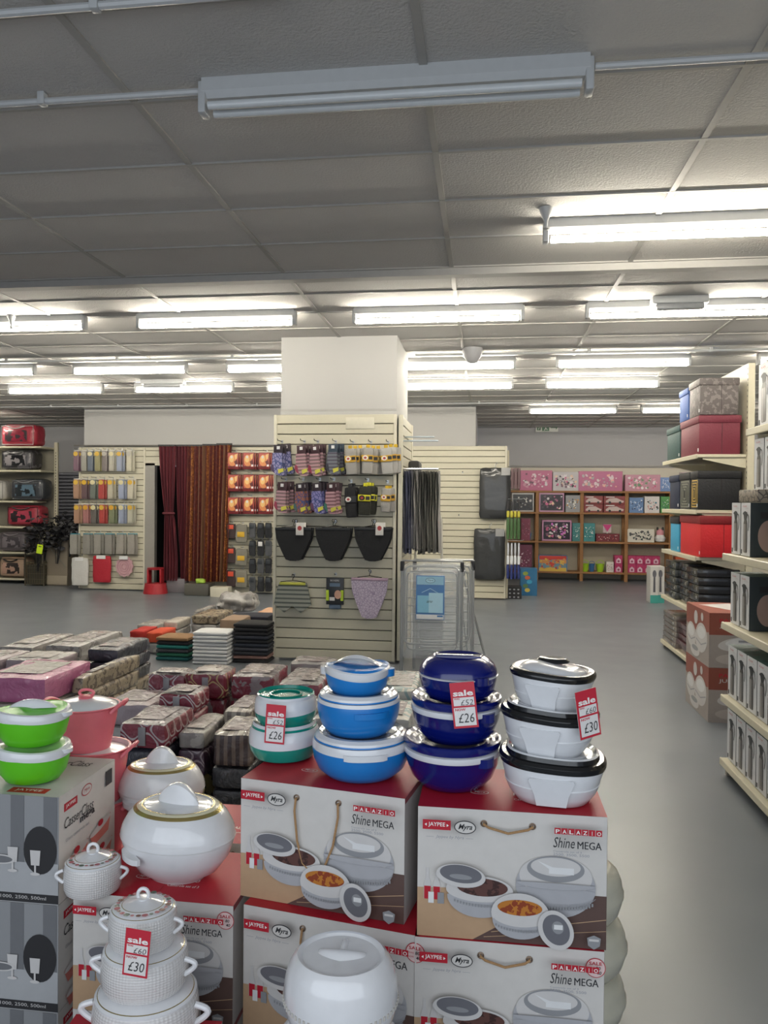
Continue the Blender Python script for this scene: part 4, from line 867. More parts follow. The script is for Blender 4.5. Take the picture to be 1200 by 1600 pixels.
# ------------------------------------------------------------------ things hung on the pillar front
FY = PY-.012
def hook(px, py, Y, label, ln=.2, r=.0035):
    p = at(px, py, Y); b = MB(); b.tube([(0, 0, 0), (0, -ln, .0), (0, -ln-.012, .012)], r, mat('3c3a3a', .4, .6), 6); b.box((0, 0, 0), (.02, .008, .03), STEEL)
    return solo('display_hook', b, label, 'hook', 'hooks on the slatted boards', (p.x, p.y, p.z))
def sockpack(mats, w=.15, h=.30):
    """header card, two folded socks with toes"""
    c0, c1, c2 = mats; t = thing('sock_pack', 'socks', 'socks'); 
    b = MB(); b.box((0, 0, -.045), (w*.62, .012, .09), mat(c0, .5), .002); b.box((0, -.008, -.03), (w*.2, .003, .03), WHITE); b.build('header_card', t)
    m1, m2, m3 = mat(c1, .9, bump=.3, bscale=200, pat='hstripe' if c0 != '2a1f26' else 'vor', c2='4f4a58' if c0 == '2c3a48' else ('b58f96' if c0 != '2a1f26' else '3f4a78'), pscale=30), mat(c2, .9), mat('c6c24a', .8)
    b = MB(); ol = [(-w*.34, -.08), (w*.28, -.08), (w*.30, -h*.72), (w*.46, -h*.86), (w*.44, -h*.97), (w*.25, -h), (-w*.1, -h*.97), (-w*.32, -h*.86), (-w*.40, -h*.74)]
    b.prism(ol, -.02, .012, m1); b.prism([(-w*.42, -h*.62), (-w*.28, -h*.66), (-w*.2, -h*.92), (-w*.36, -h*.86), (-w*.47, -h*.76)], -.024, .01, m2); b.build('sock', t)
    b = MB(); b.prism([(w*.02, -h*.80), (w*.36, -h*.76), (w*.40, -h*.86), (w*.06, -h*.93)], -.026, .008, m3 if c2 != 'x' else m1); b.build('toe_band', t)
    return t
def hangrow(proto_list, pxs, ytop, Y, rowname, kind, group, ncopy=3, dx=.018, dy=-.042):
    """one hook per place; the things on a hook stand one behind another"""
    for i, (px, pr) in enumerate(zip(pxs, proto_list)):
        place_ = '%s hook of the %s' % (ORD[i], rowname)
        hook(px, ytop-2, Y, 'hook, %s' % place_ if False else 'hook for %s, %s' % (kind.replace('colourful ankle ', '').replace('thick ', ''), place_), abs(dy)*ncopy+.04)
        p = at(px, ytop+2, Y)
        for k in range(ncopy):
            lb = '%s, %s on %s' % (kind, ['rearmost', 'middle one', 'foremost'][k if ncopy > 1 else 2], place_)
            loc = (p.x-(k-1)*dx*.4+(ncopy-1-k)*dx, p.y+dy*(k+.6), p.z-.004*k)
            if pr.get('label') in ('socks', 'x', None) or pr.get('fresh') is None and k == 0 and pr['label'] == 'socks': pass
            if pr['label'] in ('socks',):
                o = pr; o.location = loc; o['label'] = lb; o['group'] = group
            else: o = dup(pr, lb, loc, None, group)
            o.location.z += random.uniform(-.012, .006); o.rotation_euler = (0, random.uniform(-.09, .09), random.uniform(-.25, .05))
SG = 'sock packs on the pillar'
sp = lambda *m, **k: sockpack(m, **k)
hangrow([sp('2a1f26', '8f8bb0', '4a3c58'), sp('3a2228', '7a6468', '8a3a4e'), sp('3a2228', '7d686a', '8c3c50'), sp('2c3a48', '6b6f76', '3a3a42')], [441, 476, 497, 525], 692, FY, 'top sock row', 'colourful ankle sock pack', SG)
hangrow([sp('3a2228', '7a6468', '8a3a4e'), sp('2a1f26', '8a5a4a', '3f5a5c'), sp('2a1f26', '7c78a8', '5a3c58'), sp('3a2228', '7a5a62', '3a6a5c')], [447, 474, 500, 522], 751, FY, 'second sock row', 'colourful ankle sock pack', SG)
def greysock(card='c69a2a', body_='9a9792', h=.31, w=.15, flash='c4a01e', face='ddd8cf'):
    t = thing('sock_pack', 'socks', 'socks'); b = MB(); b.soft((0, 0, -h*.5), (w*.72, .034, h*.8), mat(body_, .9, bump=.5, bscale=150), .015, 6, .004, .006, 2); b.build('sock', t)
    b = MB(); b.box((0, 0, -.035), (w*.24, .01, .07), mat(flash, .5), .002); b.build('header_card', t)
    b = MB(); b.box((0, -.020, -h*.42), (w*.74, .006, .06), mat(card, .5), .001); b.build('paper_band', t)
    b = MB(); cv = Canvas(b, (-w*.37, -.0235, -h*.42+.028), (1, 0, 0), (0, 0, -1), (0, -1, 0), w*.74); cv.ell(.32, .22, .24, .2, mat(face, .5)); cv.ell(.32, .22, .12, .1, mat('a03a3a', .5)); cv.rect(.62, .08, .95, .36, INK); b.build('band_print', t); return t
hangrow([greysock(), greysock(), greysock(body_='a8a6a2')], [552, 580, 607], 693, FY, 'grey sock group', 'thick grey sock pack', SG, 3, .03)
hangrow([greysock('2a2a2c', '1d1d20', .36, .16, '1d1d20')], [549], 754, FY, 'black sock spot', 'black sock pack', SG, 2)
hangrow([greysock('c9c41f', '2a2b24', .34, .17, 'c9c41f', '1d1d20')], [575], 752, FY, 'lower row', 'black and yellow sock pack', SG, 3)
hangrow([greysock(h=.28, w=.13)], [606], 755, FY, 'end spot', 'short grey sock pack', SG, 2)
def brief(c, w, h, style='brief', trim=None, c2=None):
    t = thing('briefs', 'socks', 'underwear'); m1 = mat(c, .85, bump=.35, bscale=180) if not c2 else mat(c, .85, pat='vor' if style != 'short' else 'hstripe', c2=c2, pscale=40 if style != 'short' else 24)
    ol = []
    if style == 'short':
        ol = [(-w*.36, 0), (w*.36, 0), (w*.42, -h*.25), (w*.5, -h*.72), (w*.22, -h*.98), (w*.04, -h*.80), (0, -h*.76), (-w*.04, -h*.80), (-w*.22, -h*.98), (-w*.5, -h*.72), (-w*.42, -h*.25)]
    else:
        for i in range(9): ol.append((-w/2+w*i/8, .008*math.sin(PI*i/8)*-1))
        for i in range(1, 7): u = i/6; ol.append((w/2-(w*.30)*u**1.25, -h*.18-(h*.78)*u))
        ol.append((w*.08, -h)); ol.append((-w*.08, -h))
        for i in range(6, 0, -1): u = i/6; ol.append((-(w/2-(w*.30)*u**1.25), -h*.18-(h*.78)*u))
    b = MB(); b.prism(ol, -.016, .010, m1); b.build('cloth', t)
    b = MB(); b.box((0, -.004, -.012), (w*(.98 if style != 'short' else .7), .034, .026), mat(trim or c, .8), .005); b.build('waistband', t)
    b = MB(); b.tube([(-w*.33, 0, .004), (0, 0, .02), (w*.33, 0, .004)], .004, BLACKP, 6); b.tube([(0, 0, .02), (0, -.0, .04), (.014, 0, .055), (.012, 0, .075), (-.006, 0, .08), (-.012, 0, .066)], .0035, BLACKP, 6); b.build('hanger', t); return t
def tagcard(t, x, z):
    b = MB(); b.box((x, -.04, z), (.075, .003, .12), mat('d5d2cc', .5), .001); b.build('swing_tag', t); b = MB(); Canvas(b, (x-.0375, -.042, z+.06), (1, 0, 0), (0, 0, -1), (0, -1, 0), .075).ell(.5, .7, .28, .3, mat('a03a3a', .5)); b.build('tag_print', t)
for i, (px, w) in enumerate(((463, .36), (524, .345), (585, .36))):
    o = brief('16171a', w, .32, trim='26282c'); tagcard(o, .07 if i != 1 else .1, -.01) if i != 1 else None; p = at(px, 824, FY)
    hook(px, 815, FY, 'hook of the %s black briefs' % ('left', 'middle', 'right')[i], .15)
    for k in range(2):
        lb = '%s black briefs on the pillar, %s of the pair on its hook' % (('left', 'middle', 'right')[i], ('front', 'rear')[k]); q = (p.x+k*.012, p.y-.11+k*.05, p.z)
        if k == 0: o.location = q; o['label'] = lb
        else: dup(o, lb, q)
o = brief('8d8f86', .37, .30, 'short', 'b0b04a', '4e5450'); p = at(460, 909, FY); o.location = (p.x, p.y-.06, p.z); o['label'] = 'grey striped boy shorts with yellow edging at the lower left of the pillar'; hook(460, 898, FY, 'hook holding the striped shorts', .08)
o = brief('b5a9ba', .36, .39, 'brief', 'a98fa0', '8f8298'); p = at(579, 902, FY); o.location = (p.x, p.y-.06, p.z); o['label'] = 'lilac patterned briefs at the lower right of the pillar'; hook(579, 893, FY, 'hook holding the lilac briefs', .08)
t = thing('underwear_pack', 'dark boxed underwear pack with lime sides low on the pillar', 'underwear', at(525, 902, FY)+Vector((0, -.04, 0))); hook(525, 897, FY, 'hook holding the boxed underwear pack', .07)
b = MB(); b.box((0, 0, -.13), (.17, .035, .26), mat('25272b', .4), .004); b.build('pack_body', t); b = MB(); cv = Canvas(b, (-.085, -.018, 0), (1, 0, 0), (0, 0, -1), (0, -1, 0), .17); lm = mat('a9c22a', .5)
cv.rect(.0, .7, .16, 1.3, lm); cv.rect(.84, .7, 1, 1.3, lm); cv.rect(.2, .3, .8, .5, mat('5a6c80', .5)); cv.ell(.68, .95, .2, .25, mat('b88f7c', .6)); cv.text('BOXERS', .25, .75, .1, .2, OFFW); cv.rect(.2, 1.1, .5, 1.3, OFFW); b.build('pack_print', t)
b = MB(); b.soft((0, 0, -.28), (.12, .03, .05), mat('4f5f72', .8), .012, 4); b.build('folded_cloth', t)
b = MB(); b.box((-.14, 0, 0), (.28, .004, .11), CREAM, .001); o = solo('sign_holder', b, 'blank cream strip at the top of the pillar board', 'sign holder', None, at(585, 661, FY)+Vector((0, -.004, -.0)))
# ------------------------------------------------------------------ back left: packets, curtains, doorway
HY = BY-.016
def packet(c, w, h, flash=None, tk=.03, c2=None, pat=None, pcol=None):
    t = thing('hanging_packet', 'new', 'packet'); m1 = mat(c, .4, wrap=1.2, var=.12, pat=pat, c2=c2, pscale=14)
    b = MB(); b.soft((0, 0, -h*.5), (w, tk, h*.92), m1, tk*.45, 5, 0, .006, sd[0]); sd[0] += 1; b.build('packet_body', t)
    b = MB(); b.box((0, 0, -.02), (w*.9, .006, .04), mat(pcol or 'b9b7b0', .3, coat=.5), .001, 1); b.build('header_card', t)
    if flash: b = MB(); cv = Canvas(b, (-w/2, -tk/2-.008, -.03), (1, 0, 0), (0, 0, -1), (0, -1, 0), w); cv.ell(.5, .35, .42, .38, mat(flash, .5)); cv.rect(.15, .95, .85, h/w*.8, mat(c, .5)) ; b.build('round_label', t)
    return t
def row(pxs, cols, y0, y1, wpx, rowname, kind, flash, pcol=None, n=2, pat=None, c2=None):
    for i, (px, c) in enumerate(zip(pxs, cols)):
        p = at(px, y0+2, HY); w = wpx/1200*HY; h = (y1-y0)/1200*HY
        o = packet(c, w, h, flash[i % len(flash)] if flash else None, .035, c2, pat, pcol)
        hook(px, y0, HY, 'hook for %s, %s place in the %s' % (kind.split(',')[0], ORD[i], rowname), .05*n+.05)
        for k in range(n):
            lb = '%s, %s in the %s, %s' % (kind, ORD[i], rowname, ('front' if k == 0 else 'behind'))
            loc = (p.x+k*.03, p.y-.05*(n-k), p.z-.003*k)
            if k == 0: o.location = loc; o['label'] = lb; o['group'] = 'packets on the back left board'
            else: dup(o, lb, loc, None, 'packets on the back left board')
CA = ['6a4f5e', '8f8d84', '5b6470', '8a8560', '706866', 'a5a295', '8b93a6', 'b9b4a0']
row([124, 136, 146, 157, 168, 179, 191, 206], CA, 702, 738, 9.5, 'top left row', 'glove packet with round card', ['c9a23a', 'a8a39a', 'cfc59a'])
row([124, 137, 150, 163, 177, 194, 208], ['9c7a64', '5a4448', '5f665f', '9c3a34', 'a9a390', '8f97ad', 'b9b3a2'], 746, 781, 10, 'second left row', 'glove packet with round card', ['c9a23a', 'cfa52e', 'cfc59a'])
row([125, 139, 151, 164, 179, 194, 208], ['9c7a64', '9a6a68', '54504c', 'a03a34', '6c7256', '8d95aa', 'a9a797'], 785, 819, 10, 'third left row', 'glove packet with round card', ['c9a23a', 'd09a2e', 'cfc59a'])
row([120, 140, 157, 174, 192, 209], ['8f8c84', '85827b', '8b877f', '85817a', '8f8a82', '8a857d'], 831, 867, 13, 'fourth left row', 'silver packet with teal card', None, '2f7f8f')
def mat_hang(px0, px1, y0, y1, c, label, rnd=False, tk=.06):
    p = at((px0+px1)/2, y0, HY); w = (px1-px0)/1200*HY; h = (y1-y0)/1200*HY
    t = thing('hanging_table_mat', label, 'table mat', (p.x, p.y-.07, p.z)); b = MB(); m1 = mat(c, .7, bump=.5, bscale=60)
    if rnd:
        b.prism([((w/2)*(1+.06*math.cos(12*2*PI*i/72))*math.cos(2*PI*i/72), -h/2+(h/2)*(1+.06*math.cos(12*2*PI*i/72))*math.sin(2*PI*i/72)) for i in range(72)], -.01, .02, m1)
        for k in (.75, .5, .28): b.tube([((w/2)*k*math.cos(2*PI*i/24), -.013, -h/2+(h/2)*k*math.sin(2*PI*i/24)) for i in range(24)], .008, mat('b98f96', .7), 6, True)
    else: b.soft((0, 0, -h/2), (w, tk, h), m1, .03, 8, 0, .012, 3)
    b.build('mat_body', t); b = MB(); b.box((0, -tk/2-.005, -.02), (w*.5, .01, .06), WHITE); b.build('header_card', t)
    hook(px0/2+px1/2, y0-3, HY, 'hook of the '+label.split(' hanging')[0], .1)
mat_hang(114, 143, 871, 917, 'c9c8c4', 'white textured table mat hanging at the lower left')
mat_hang(147, 178, 868, 912, 'a31c2c', 'red table mat hanging beside the white one')
mat_hang(183, 212, 869, 902, 'c09aa0', 'round pink scalloped mat hanging beside the red one', True)
# curtains
MAR = mat('4a1520', .75, pat='stripe', c2='5f2029', pscale=16); GOLDC = mat('6e3a1c', .6, pat='spots', c2='95602c', pscale=30); RUST = mat('4c1a16', .65, pat='spots', c2='5f261a', pscale=24); BRZ = mat('6b4a34', .6)
def curtain(label, a0, a1, ytop, ybot, folds, mts, cinch=None, bottom=None, y=BY-.12, seed=1, tie=False):
    zt, zb = at((a0+a1)/2, ytop, y).z, at((a0+a1)/2, ybot, y).z
    zb = max(zb, .03)
    x0, x1 = xat(a0, y), xat(a1, y); xm = (x0+x1)/2
    bt = bottom and [xat(q, y) for q in bottom]; cn = cinch and [xat(q, y) for q in cinch[1:]]
    def fn(u, v):
        l, r_ = x0, x1
        if cn:
            cv_ = cinch[0]
            if v < cv_: k = (v/cv_)**1.6; l = x0+(cn[0]-x0)*k; r_ = x1+(cn[1]-x1)*k
            else: k = min(1, (v-cv_)/(1-cv_)*1.5)**.6; l = cn[0]+(bt[0]-cn[0])*k; r_ = cn[1]+(bt[1]-cn[1])*k
        elif bt: l = x0+(bt[0]-x0)*v; r_ = x1+(bt[1]-x1)*v
        d = .035*math.sin(u*folds*2*PI+seed+.5*math.sin(3*v+seed))*(.6+.5*v)
        return (l+(r_-l)*u-xm, d, (zt-zb)*(1-v))
    t = thing('curtain', label, 'curtain', (xm, y, zb)); b = MB()
    b.cloth(fn, folds*10, 24, (lambda u, v: mts[int(u*len(mts))]), .006); b.build('curtain_cloth', t)
    b = MB(); b.box((0, 0, zt-zb+.01), (x1-x0, .03, .03), DARK); b.build('heading_tape', t)
    if tie:
        p = fn(.5, cinch[0]); b = MB(); w2 = (cn[1]-cn[0])/2+.02; b.tube([(p[0]+w2*math.cos(i*PI/8), .045*math.sin(i*PI/8), p[2]) for i in range(16)], .02, mat('5a1c26', .7), 8, True); b.build('tie_back', t)
curtain('narrow maroon curtain tied at the middle, leftmost by the doorway', 247, 273, 697, 907, 5, [MAR], (.5, 257, 270), (255, 277), BY-.2, 1, True)
curtain('maroon curtain swept to the right beside the tied curtain', 273.5, 292, 697, 906, 4, [MAR], (.72, 280, 289), (283, 292), BY-.13, 2)
curtain('rust curtain with bronze vertical stripe beside the maroon ones', 292, 316, 697, 908, 4, [RUST, RUST, GOLDC, RUST, RUST, BRZ, RUST], None, (288, 314), BY-.13, 3)
curtain('rust curtain with golden speckled stripes', 316, 338, 696, 909, 4, [BRZ, RUST, GOLDC, RUST, GOLDC, RUST], None, (314, 335), BY-.13, 4)
curtain('rust curtain with pale patterned folds, rightmost of the curtains', 338, 362, 695, 909, 4, [RUST, GOLDC, RUST, BRZ, RUST, GOLDC, RUST], None, (335, 356), BY-.13, 5)
# step stool
SR = mat('9c2028', .45); p = atz(243, 927, 0); t = thing('step_stool', 'red plastic step stool by the doorway', 'step stool', (p.x, p.y, 0))
b = MB(); b.lathe([(0, .16), (.17, .16), (.20, .0), (.205, 0), (.175, .17), (0, .17)], SR, 32, 1, .9); b.build('lower_step', t); b = MB(); b.lathe([(0, .40), (.12, .40), (.13, .43), (0, .44)], SR, 32, 1.1, .9); b.build('upper_step', t)
for s in (-1, 1): b = MB(); b.box((s*.11, 0, .29), (.03, .14, .24), SR, .008); b.build('leg', t)
p = atz(276, 926, 0); b = MB(); b.box((0, 0, .12), (.32, .3, .24), mat('6e6a6e', .6), .01); t = thing('storage_crate', 'grey crate on the floor under the tied maroon curtain', 'crate', (p.x, p.y+.1, 0)); b.build('crate_body', t)
p = atz(310, 930, 0); t = thing('storage_crate', 'dark clear crate under the rust curtains', 'crate', (p.x, p.y+.05, 0)); b = MB(); b.box((0, 0, .1), (.42, .3, .2), mat('55534c', .3), .02); b.build('crate_body', t)
b = MB(); b.soft((0, 0, .04), (.16, .1, .08), mat('8fae3a', .6), .03, 6, 0, .02); solo('cleaning_cloth', b, 'lime green cloth on the crate under the curtains', 'cloth', None, (p.x+.05, p.y-.03, .2))
b = MB(); b.box((0, 0, .08), (.3, .2, .16), CREAM, .005); p = atz(342, 933, 0); solo('plinth_board', b, 'cream plinth block on the floor right of the crates', 'board', None, (p.x, p.y+.1, 0))
# red and orange packs
def firepack():
    t = thing('hanging_pack', 'new', 'pack'); w, h = .19, .28
    b = MB(); b.box((0, 0, -h/2), (w, .03, h), mat('6a2024', .4), .004); b.build('pack_body', t)
    b = MB(); cv = Canvas(b, (-w/2, -.0155, 0), (1, 0, 0), (0, 0, -1), (0, -1, 0), w); o1, o2, o3 = mat('c9804a', .4), mat('d9b476', .4), mat('a3463c', .4)
    cv.rect(.04, .05, .96, 1.27, o3); cv.ell(.42, .7, .36, .5, o1); cv.ell(.36, .55, .2, .32, o2); cv.ell(.36, .4, .1, .12, OFFW); cv.poly([(.62, .2), (.9, .1), (.84, .55), (.7, .6)], o2); cv.poly([(.58, .8), (.85, .62), (.95, 1.0), (.72, 1.1)], mat('5a1a1e', .4)); cv.rect(.74, 1.05, .93, 1.22, WHITE); cv.rect(.05, 1.2, .7, 1.27, mat('4a1518', .4)); b.build('pack_print', t)
    return t
fp = firepack(); first = True
for j, (y0, rn) in enumerate(((708, 'top'), (742, 'second'), (777, 'third'))):
    for i, px in enumerate((369, 393, 417)):
        p = at(px, y0, HY); hook(px, y0-3, HY, 'hook for red packs, %s place in the %s row' % (ORD[i], rn), .18)
        for k in range(3):
            lb = 'red and orange pack, %s place in the %s red row, %s' % (ORD[i], rn, ('foremost', 'middle', 'rearmost')[k]); loc = (p.x+k*.025, p.y-.14+.045*k, p.z)
            if first: fp.location = loc; fp['label'] = lb; fp['group'] = 'red packs on the back board'; first = False
            else: dup(fp, lb, loc, None, 'red packs on the back board')
def simple_hang(px, y0, y1, wpx, c, flash, label, dx=0):
    p = at(px, y0, HY); w = wpx/1200*HY; h = (y1-y0)/1200*HY; t = thing('glove_pack', label, 'gloves', (p.x+dx, p.y-.09, p.z)); hook(px, y0-2, HY, 'hook for the '+label.split(',')[0]+' '+' '.join(label.split(',')[1:]).strip(), .12)
    b = MB(); b.soft((0, 0, -h/2), (w, .05, h), mat(c, .8, bump=.4, bscale=90), .02, 6, 0, .015, sd[0]); sd[0] += 1; b.build('glove_body', t); b = MB(); b.box((0, -.035, -h*(.22 if flash[1] else .55)), (w*.62, .006, h*.28), mat(flash[0], .5), .001); b.build('card', t)
for k, (y0, y1) in enumerate(((818, 842), (855, 880), (890, 917))): simple_hang(364, y0, y1, 15, '3a2c2c', ('c2482e', 1), 'dark glove pack with orange card, %s from the top' % ORD[k])
for k, (y0, y1) in enumerate(((819, 848), (857, 884), (890, 918))): simple_hang(380, y0, y1, 19, '77746a', ('c9a02c', 0), 'grey glove pack with yellow card, %s from the top' % ORD[k])
for j, (y0, y1) in enumerate(((817, 841), (844, 869), (872, 896), (900, 924))):
    for i, px in enumerate((397, 410, 422)):
        simple_hang(px, y0, y1, 11, '1d1f24' if (i+j) % 3 else '4a4c50', (('d8d8d8' if (i, j) == (1, 1) else '2c3138'), 1), 'dark sock pack, %s place in %s dark row' % (ORD[i], ORD[j]))
# mats and brushes on the wide board
def blackmat(px0, px1, y0, y1, label, Y=BY-.09):
    p = at((px0+px1)/2, y0, Y); w = (px1-px0)/1200*Y; h = (y1-y0)/1200*Y; t = thing('hanging_floor_mat', label, 'mat', (p.x, Y, p.z))
    b = MB(); b.soft((0, 0, -h/2), (w, .10, h), mat('222426', .5, coat=.5, bump=.5, bscale=10), .045, 10, 0, .012, sd[0]); sd[0] += 1; b.build('mat_body', t)
    b = MB(); b.box((w*.33, -.058, -.06), (.14, .006, .12), mat('9a9a9a', .4)); b.build('price_card', t); b = MB(); b.tube([(0, 0, -.02), (0, -.02, .05), (.03, -.02, .07), (.02, 0, .09)], .007, STEEL, 6); b.build('hook', t)
blackmat(750, 798, 731, 810, 'black film wrapped floor mat hanging at the top right of the board'); blackmat(741, 789, 826, 905, 'black film wrapped floor mat hanging below the other')
for px, py in ((723, 738), (717, 805)): hook(px, py, HY, 'bare hook on the wide board, %s' % ('upper' if py < 780 else 'lower'), .06, .006)
xe = xp1+.02
b = MB(); b.box((xe+.12, BY+.25, 1.25), (.24, .03, 2.5), slat); 
def bundle(px, y0, y1, n, parts, kind, name, cat, Y=12.2, w=.02, sp=.055):
    for i in range(n):
        p = at(px, y0, Y); h = (y1-y0)/1200*Y; t = thing(name, '%s, %s from the left at the board edge' % (kind, ORD[i]), cat, (p.x+i*sp, Y-.02*(i % 2), p.z), 0, kind+'s')
        z = 0
        for nm, fr, ww, c in parts: b = MB(); b.soft((0, 0, -(z+fr/2)*h), (ww, ww*.8, fr*h*.98), mat(c, .5), ww*.3, 4, 0, .002); b.build(nm, t); z += fr
    q = at(px, y0-2, Y); hb = MB(); hb.tube([(xe+.02, Y, q.z+.015), (q.x+n*sp, Y, q.z+.015), (q.x+n*sp+.02, Y, q.z+.03)], .005, STEEL, 6); hb.tube([(xe+.02, Y, q.z+.015), (xe+.02, BY+.06, q.z+.015)], .005, STEEL, 6); solo('display_hook', hb, 'hook arm holding the %s row' % kind, 'hook')
b.v = []; b.f = []; b.mi = []
b2 = MB(); b2.box((xe+.015, BY+.55, 1.22), (.03, 1.0, 2.4), mat('b5ae98', .6)); solo('end_panel', b2, 'cream end panel running back from the right edge of the wide board', 'panel')
bundle(794, 783, 842, 4, [('handle', .25, .03, '1c1c20'), ('grip', .18, .045, 'b0a836'), ('bristles', .57, .05, '3a5a30')], 'green and yellow brush', 'hanging_brush', 'brush')
bundle(794, 848, 904, 4, [('handle', .35, .03, 'b9bcc4'), ('grip', .25, .045, 'd5d8dc'), ('bristles', .4, .045, '1c2a66')], 'blue and white brush', 'hanging_brush', 'brush')
bundle(801, 731, 764, 3, [('body', 1.0, .05, '5a4246')], 'brown hanging pouch', 'hanging_pouch', 'pouch', 12.2, .02, .05)
# ------------------------------------------------------------------ far toy shelves
PINE = mat('8c6238', .6, vscale=14, var=.15); SY = 15.95
zs = [at(910, 767, SY).z, at(910, 800.5, SY).z, at(910, 846, SY).z, at(910, 893.5, SY).z]
px_post = [770, 839.5, 909.5, 979.5, 1049, 1119]
XP = [xat(q, SY) for q in px_post]
t = thing('pine_bookcase', 'brown pine shelving along the far wall, filled with toys', 'bookcase', ((XP[0]+XP[-1])/2, SY+.2, 0)); ox, oy = (XP[0]+XP[-1])/2, SY+.2
for x in XP:
    for yy in (-.17, .17): b = MB(); b.box((x-ox, yy, zs[0]/2), (.07, .04, zs[0]), PINE, .003, 1); b.build('post', t)
for z in zs: b = MB(); b.box((0, 0, z-.02), (XP[-1]-XP[0], .40, .04), PINE, .003, 1); b.build('shelf', t)
b = MB(); b.box((0, .21, 1.0), (XP[-1]-XP[0], .01, 1.7), mat('a59c8c', .8)); b.build('back_panel', t)
def toy(px0, px1, y0, y1, sh, c, accents, label, d=.2, style='blobs', front_off=.0):
    w = (px1-px0)/1200*SY*.985; h = (y1-y0)/1200*SY; x = (xat(px0, SY)+xat(px1, SY))/2; z = zs[sh] if sh < 4 else sh-10
    if sh > 0 and sh < 4: h = min(h, zs[sh-1]-.045-zs[sh])
    t = thing('toy_box', label, 'toy box', (x, SY+d/2-.0+front_off+.01, z)); b = MB(); b.box((0, 0, h/2), (w, d, h), mat(c, .4), .003, 1); b.build('box_body', t)
    b = MB(); cv = front(b, w, d, h); q = h/w; rnd = random.Random(label); ms = [mat(a, .4) for a in accents]
    if style == 'window': cv.rect(.05, .08*q, .95, .92*q, mat(accents[0], .25))
    if style == 'stripe':
        for i, m_ in enumerate(ms): cv.rect(.03, q*i/len(ms)+.01, .97, q*(i+1)/len(ms), m_)
    n = 60 if w > .5 else 34
    for i in range(n):
        a, e = rnd.uniform(.1, .9), rnd.uniform(.18, .82)*q; k = rnd.uniform(.02, .06)*min(1, q*1.5)
        if rnd.random() < .5: cv.ell(a, e, k*rnd.uniform(.6, 1.4), k, rnd.choice(ms), rnd.uniform(0, 3), 12)
        else: cv.poly([(a-k, e-k*.4), (a+k, e-k*.9), (a+k*.7, e+k), (a-k*.8, e+k*.6)], rnd.choice(ms))
    b.build('box_print', t)
PKc = ['c98aa4', 'e0c4d0', '5a2c48', 'd8d0d4', 'b04a7a']; DK = ['2c2430', 'd8d0d4', 'c05a86', '6a4a5c', 'e2c2a8']
toy(812, 862, 735, 766, 0, 'b0587e', PKc, 'pink toy box at the left of the top toy shelf'); toy(864, 903, 737, 766, 0, 'b9b4b8', DK, 'clear fronted doll set, second on the top toy shelf')
toy(905, 971, 736, 766, 0, 'ae5f84', ['d8c4cc', 'a8a4a8', 'e0a8a0', 'b06a86'], 'long pink toy box in the middle of the top toy shelf'); toy(978, 1030, 741, 766, 0, 'b88496', ['c44a78', 'e2d8dc', '6a8a6a', 'e0a0b8'], 'pink horse toy box, fourth on the top toy shelf')
toy(1032, 1047, 745, 766, 0, '6a86b8', ['c9d4e0', '2a4a86', 'e0e0e0'], 'small blue toy box at the right of the top toy shelf')
toy(800, 834, 771, 800, 1, 'b0acac', ['1c1c20', '3a3438', 'd0ccc8'], 'black and white toy box at the left of the second shelf', style='window'); toy(843, 881, 769, 800, 1, 'b88aa8', DK, 'pink doll set box on the second shelf', style='window'); toy(884, 906, 774, 800, 1, '8a8a8e', ['c98a2a', '2c2c30', 'd8d8d4'], 'grey and orange toy box beside the second shelf doll set')
for k, (a, b_) in enumerate(((913, 942), (944, 977))):
    for j in range(2):
        w = (b_-a)/1200*SY*.97; z = zs[1]+j*.17; t = thing('toy_box', 'red toy car box, %s of the pair on the %s side of the stack' % (('lower', 'upper')[j], ('left', 'right')[k]), 'toy box', ((xat(a, SY)+xat(b_, SY))/2, SY+.12, z), 0, 'red toy car boxes')
        b = MB(); b.box((0, 0, .083), (w, .2, .165), mat('7a2c2e', .4), .003, 1); b.build('box_body', t); b = MB(); cv = front(b, w, .2, .166); q = .166/w; cv.poly([(.1, q*.6), (.25, q*.3), (.6, q*.25), (.8, q*.5), (.93, q*.6), (.9, q*.8), (.1, q*.8)], mat('b9a8a4', .4)); cv.ell(.28, q*.8, .06, .06, INK); cv.ell(.75, q*.8, .06, .06, INK); cv.rect(.1, q*.08, .5, q*.2, OFFW); b.build('box_print', t)
toy(984, 1005, 777, 800, 1, '5c7aa6', ['c9d0dc', '22304c', '8aa6c9'], 'blue vehicle toy box on the second shelf'); toy(1008, 1030, 775, 800, 1, 'cfcaca', ['3c8a9c', 'c98a8a', '2c2c2c'], 'white toy car box on the second shelf'); toy(1033, 1046, 775, 800, 1, '4a8a4c', ['2c3c5c', 'c9c9c9'], 'green toy box at the right of the second shelf')
toy(815, 829, 812, 846, 2, '7a3048', ['c9a0b0', '3c2030'], 'dark pink toy box at the left of the third shelf'); toy(848, 893, 814, 846, 2, 'b884a4', DK+['c86ac0'], 'large pink doll set box on the third shelf', style='window'); toy(895, 907, 818, 846, 2, '357678', ['e0e4e0', '1c4a4c'], 'narrow teal toy box on the third shelf'); toy(913, 930, 818, 846, 2, '357f82', ['d8dcd8', '1c4a4c', 'e0e0dc'], 'teal and white toy box beside the third shelf post')
toy(933, 968, 834, 846, 2, '6a1c28', ['c9b0a8', '2c1c1c', 'a04a4a'], 'long dark red toy box on the third shelf'); toy(982, 1022, 826, 846, 2, 'cfcabf', ['4a4a4a', '8a8a84', '2c3c3c'], 'cream craft toy box on the right third shelf')
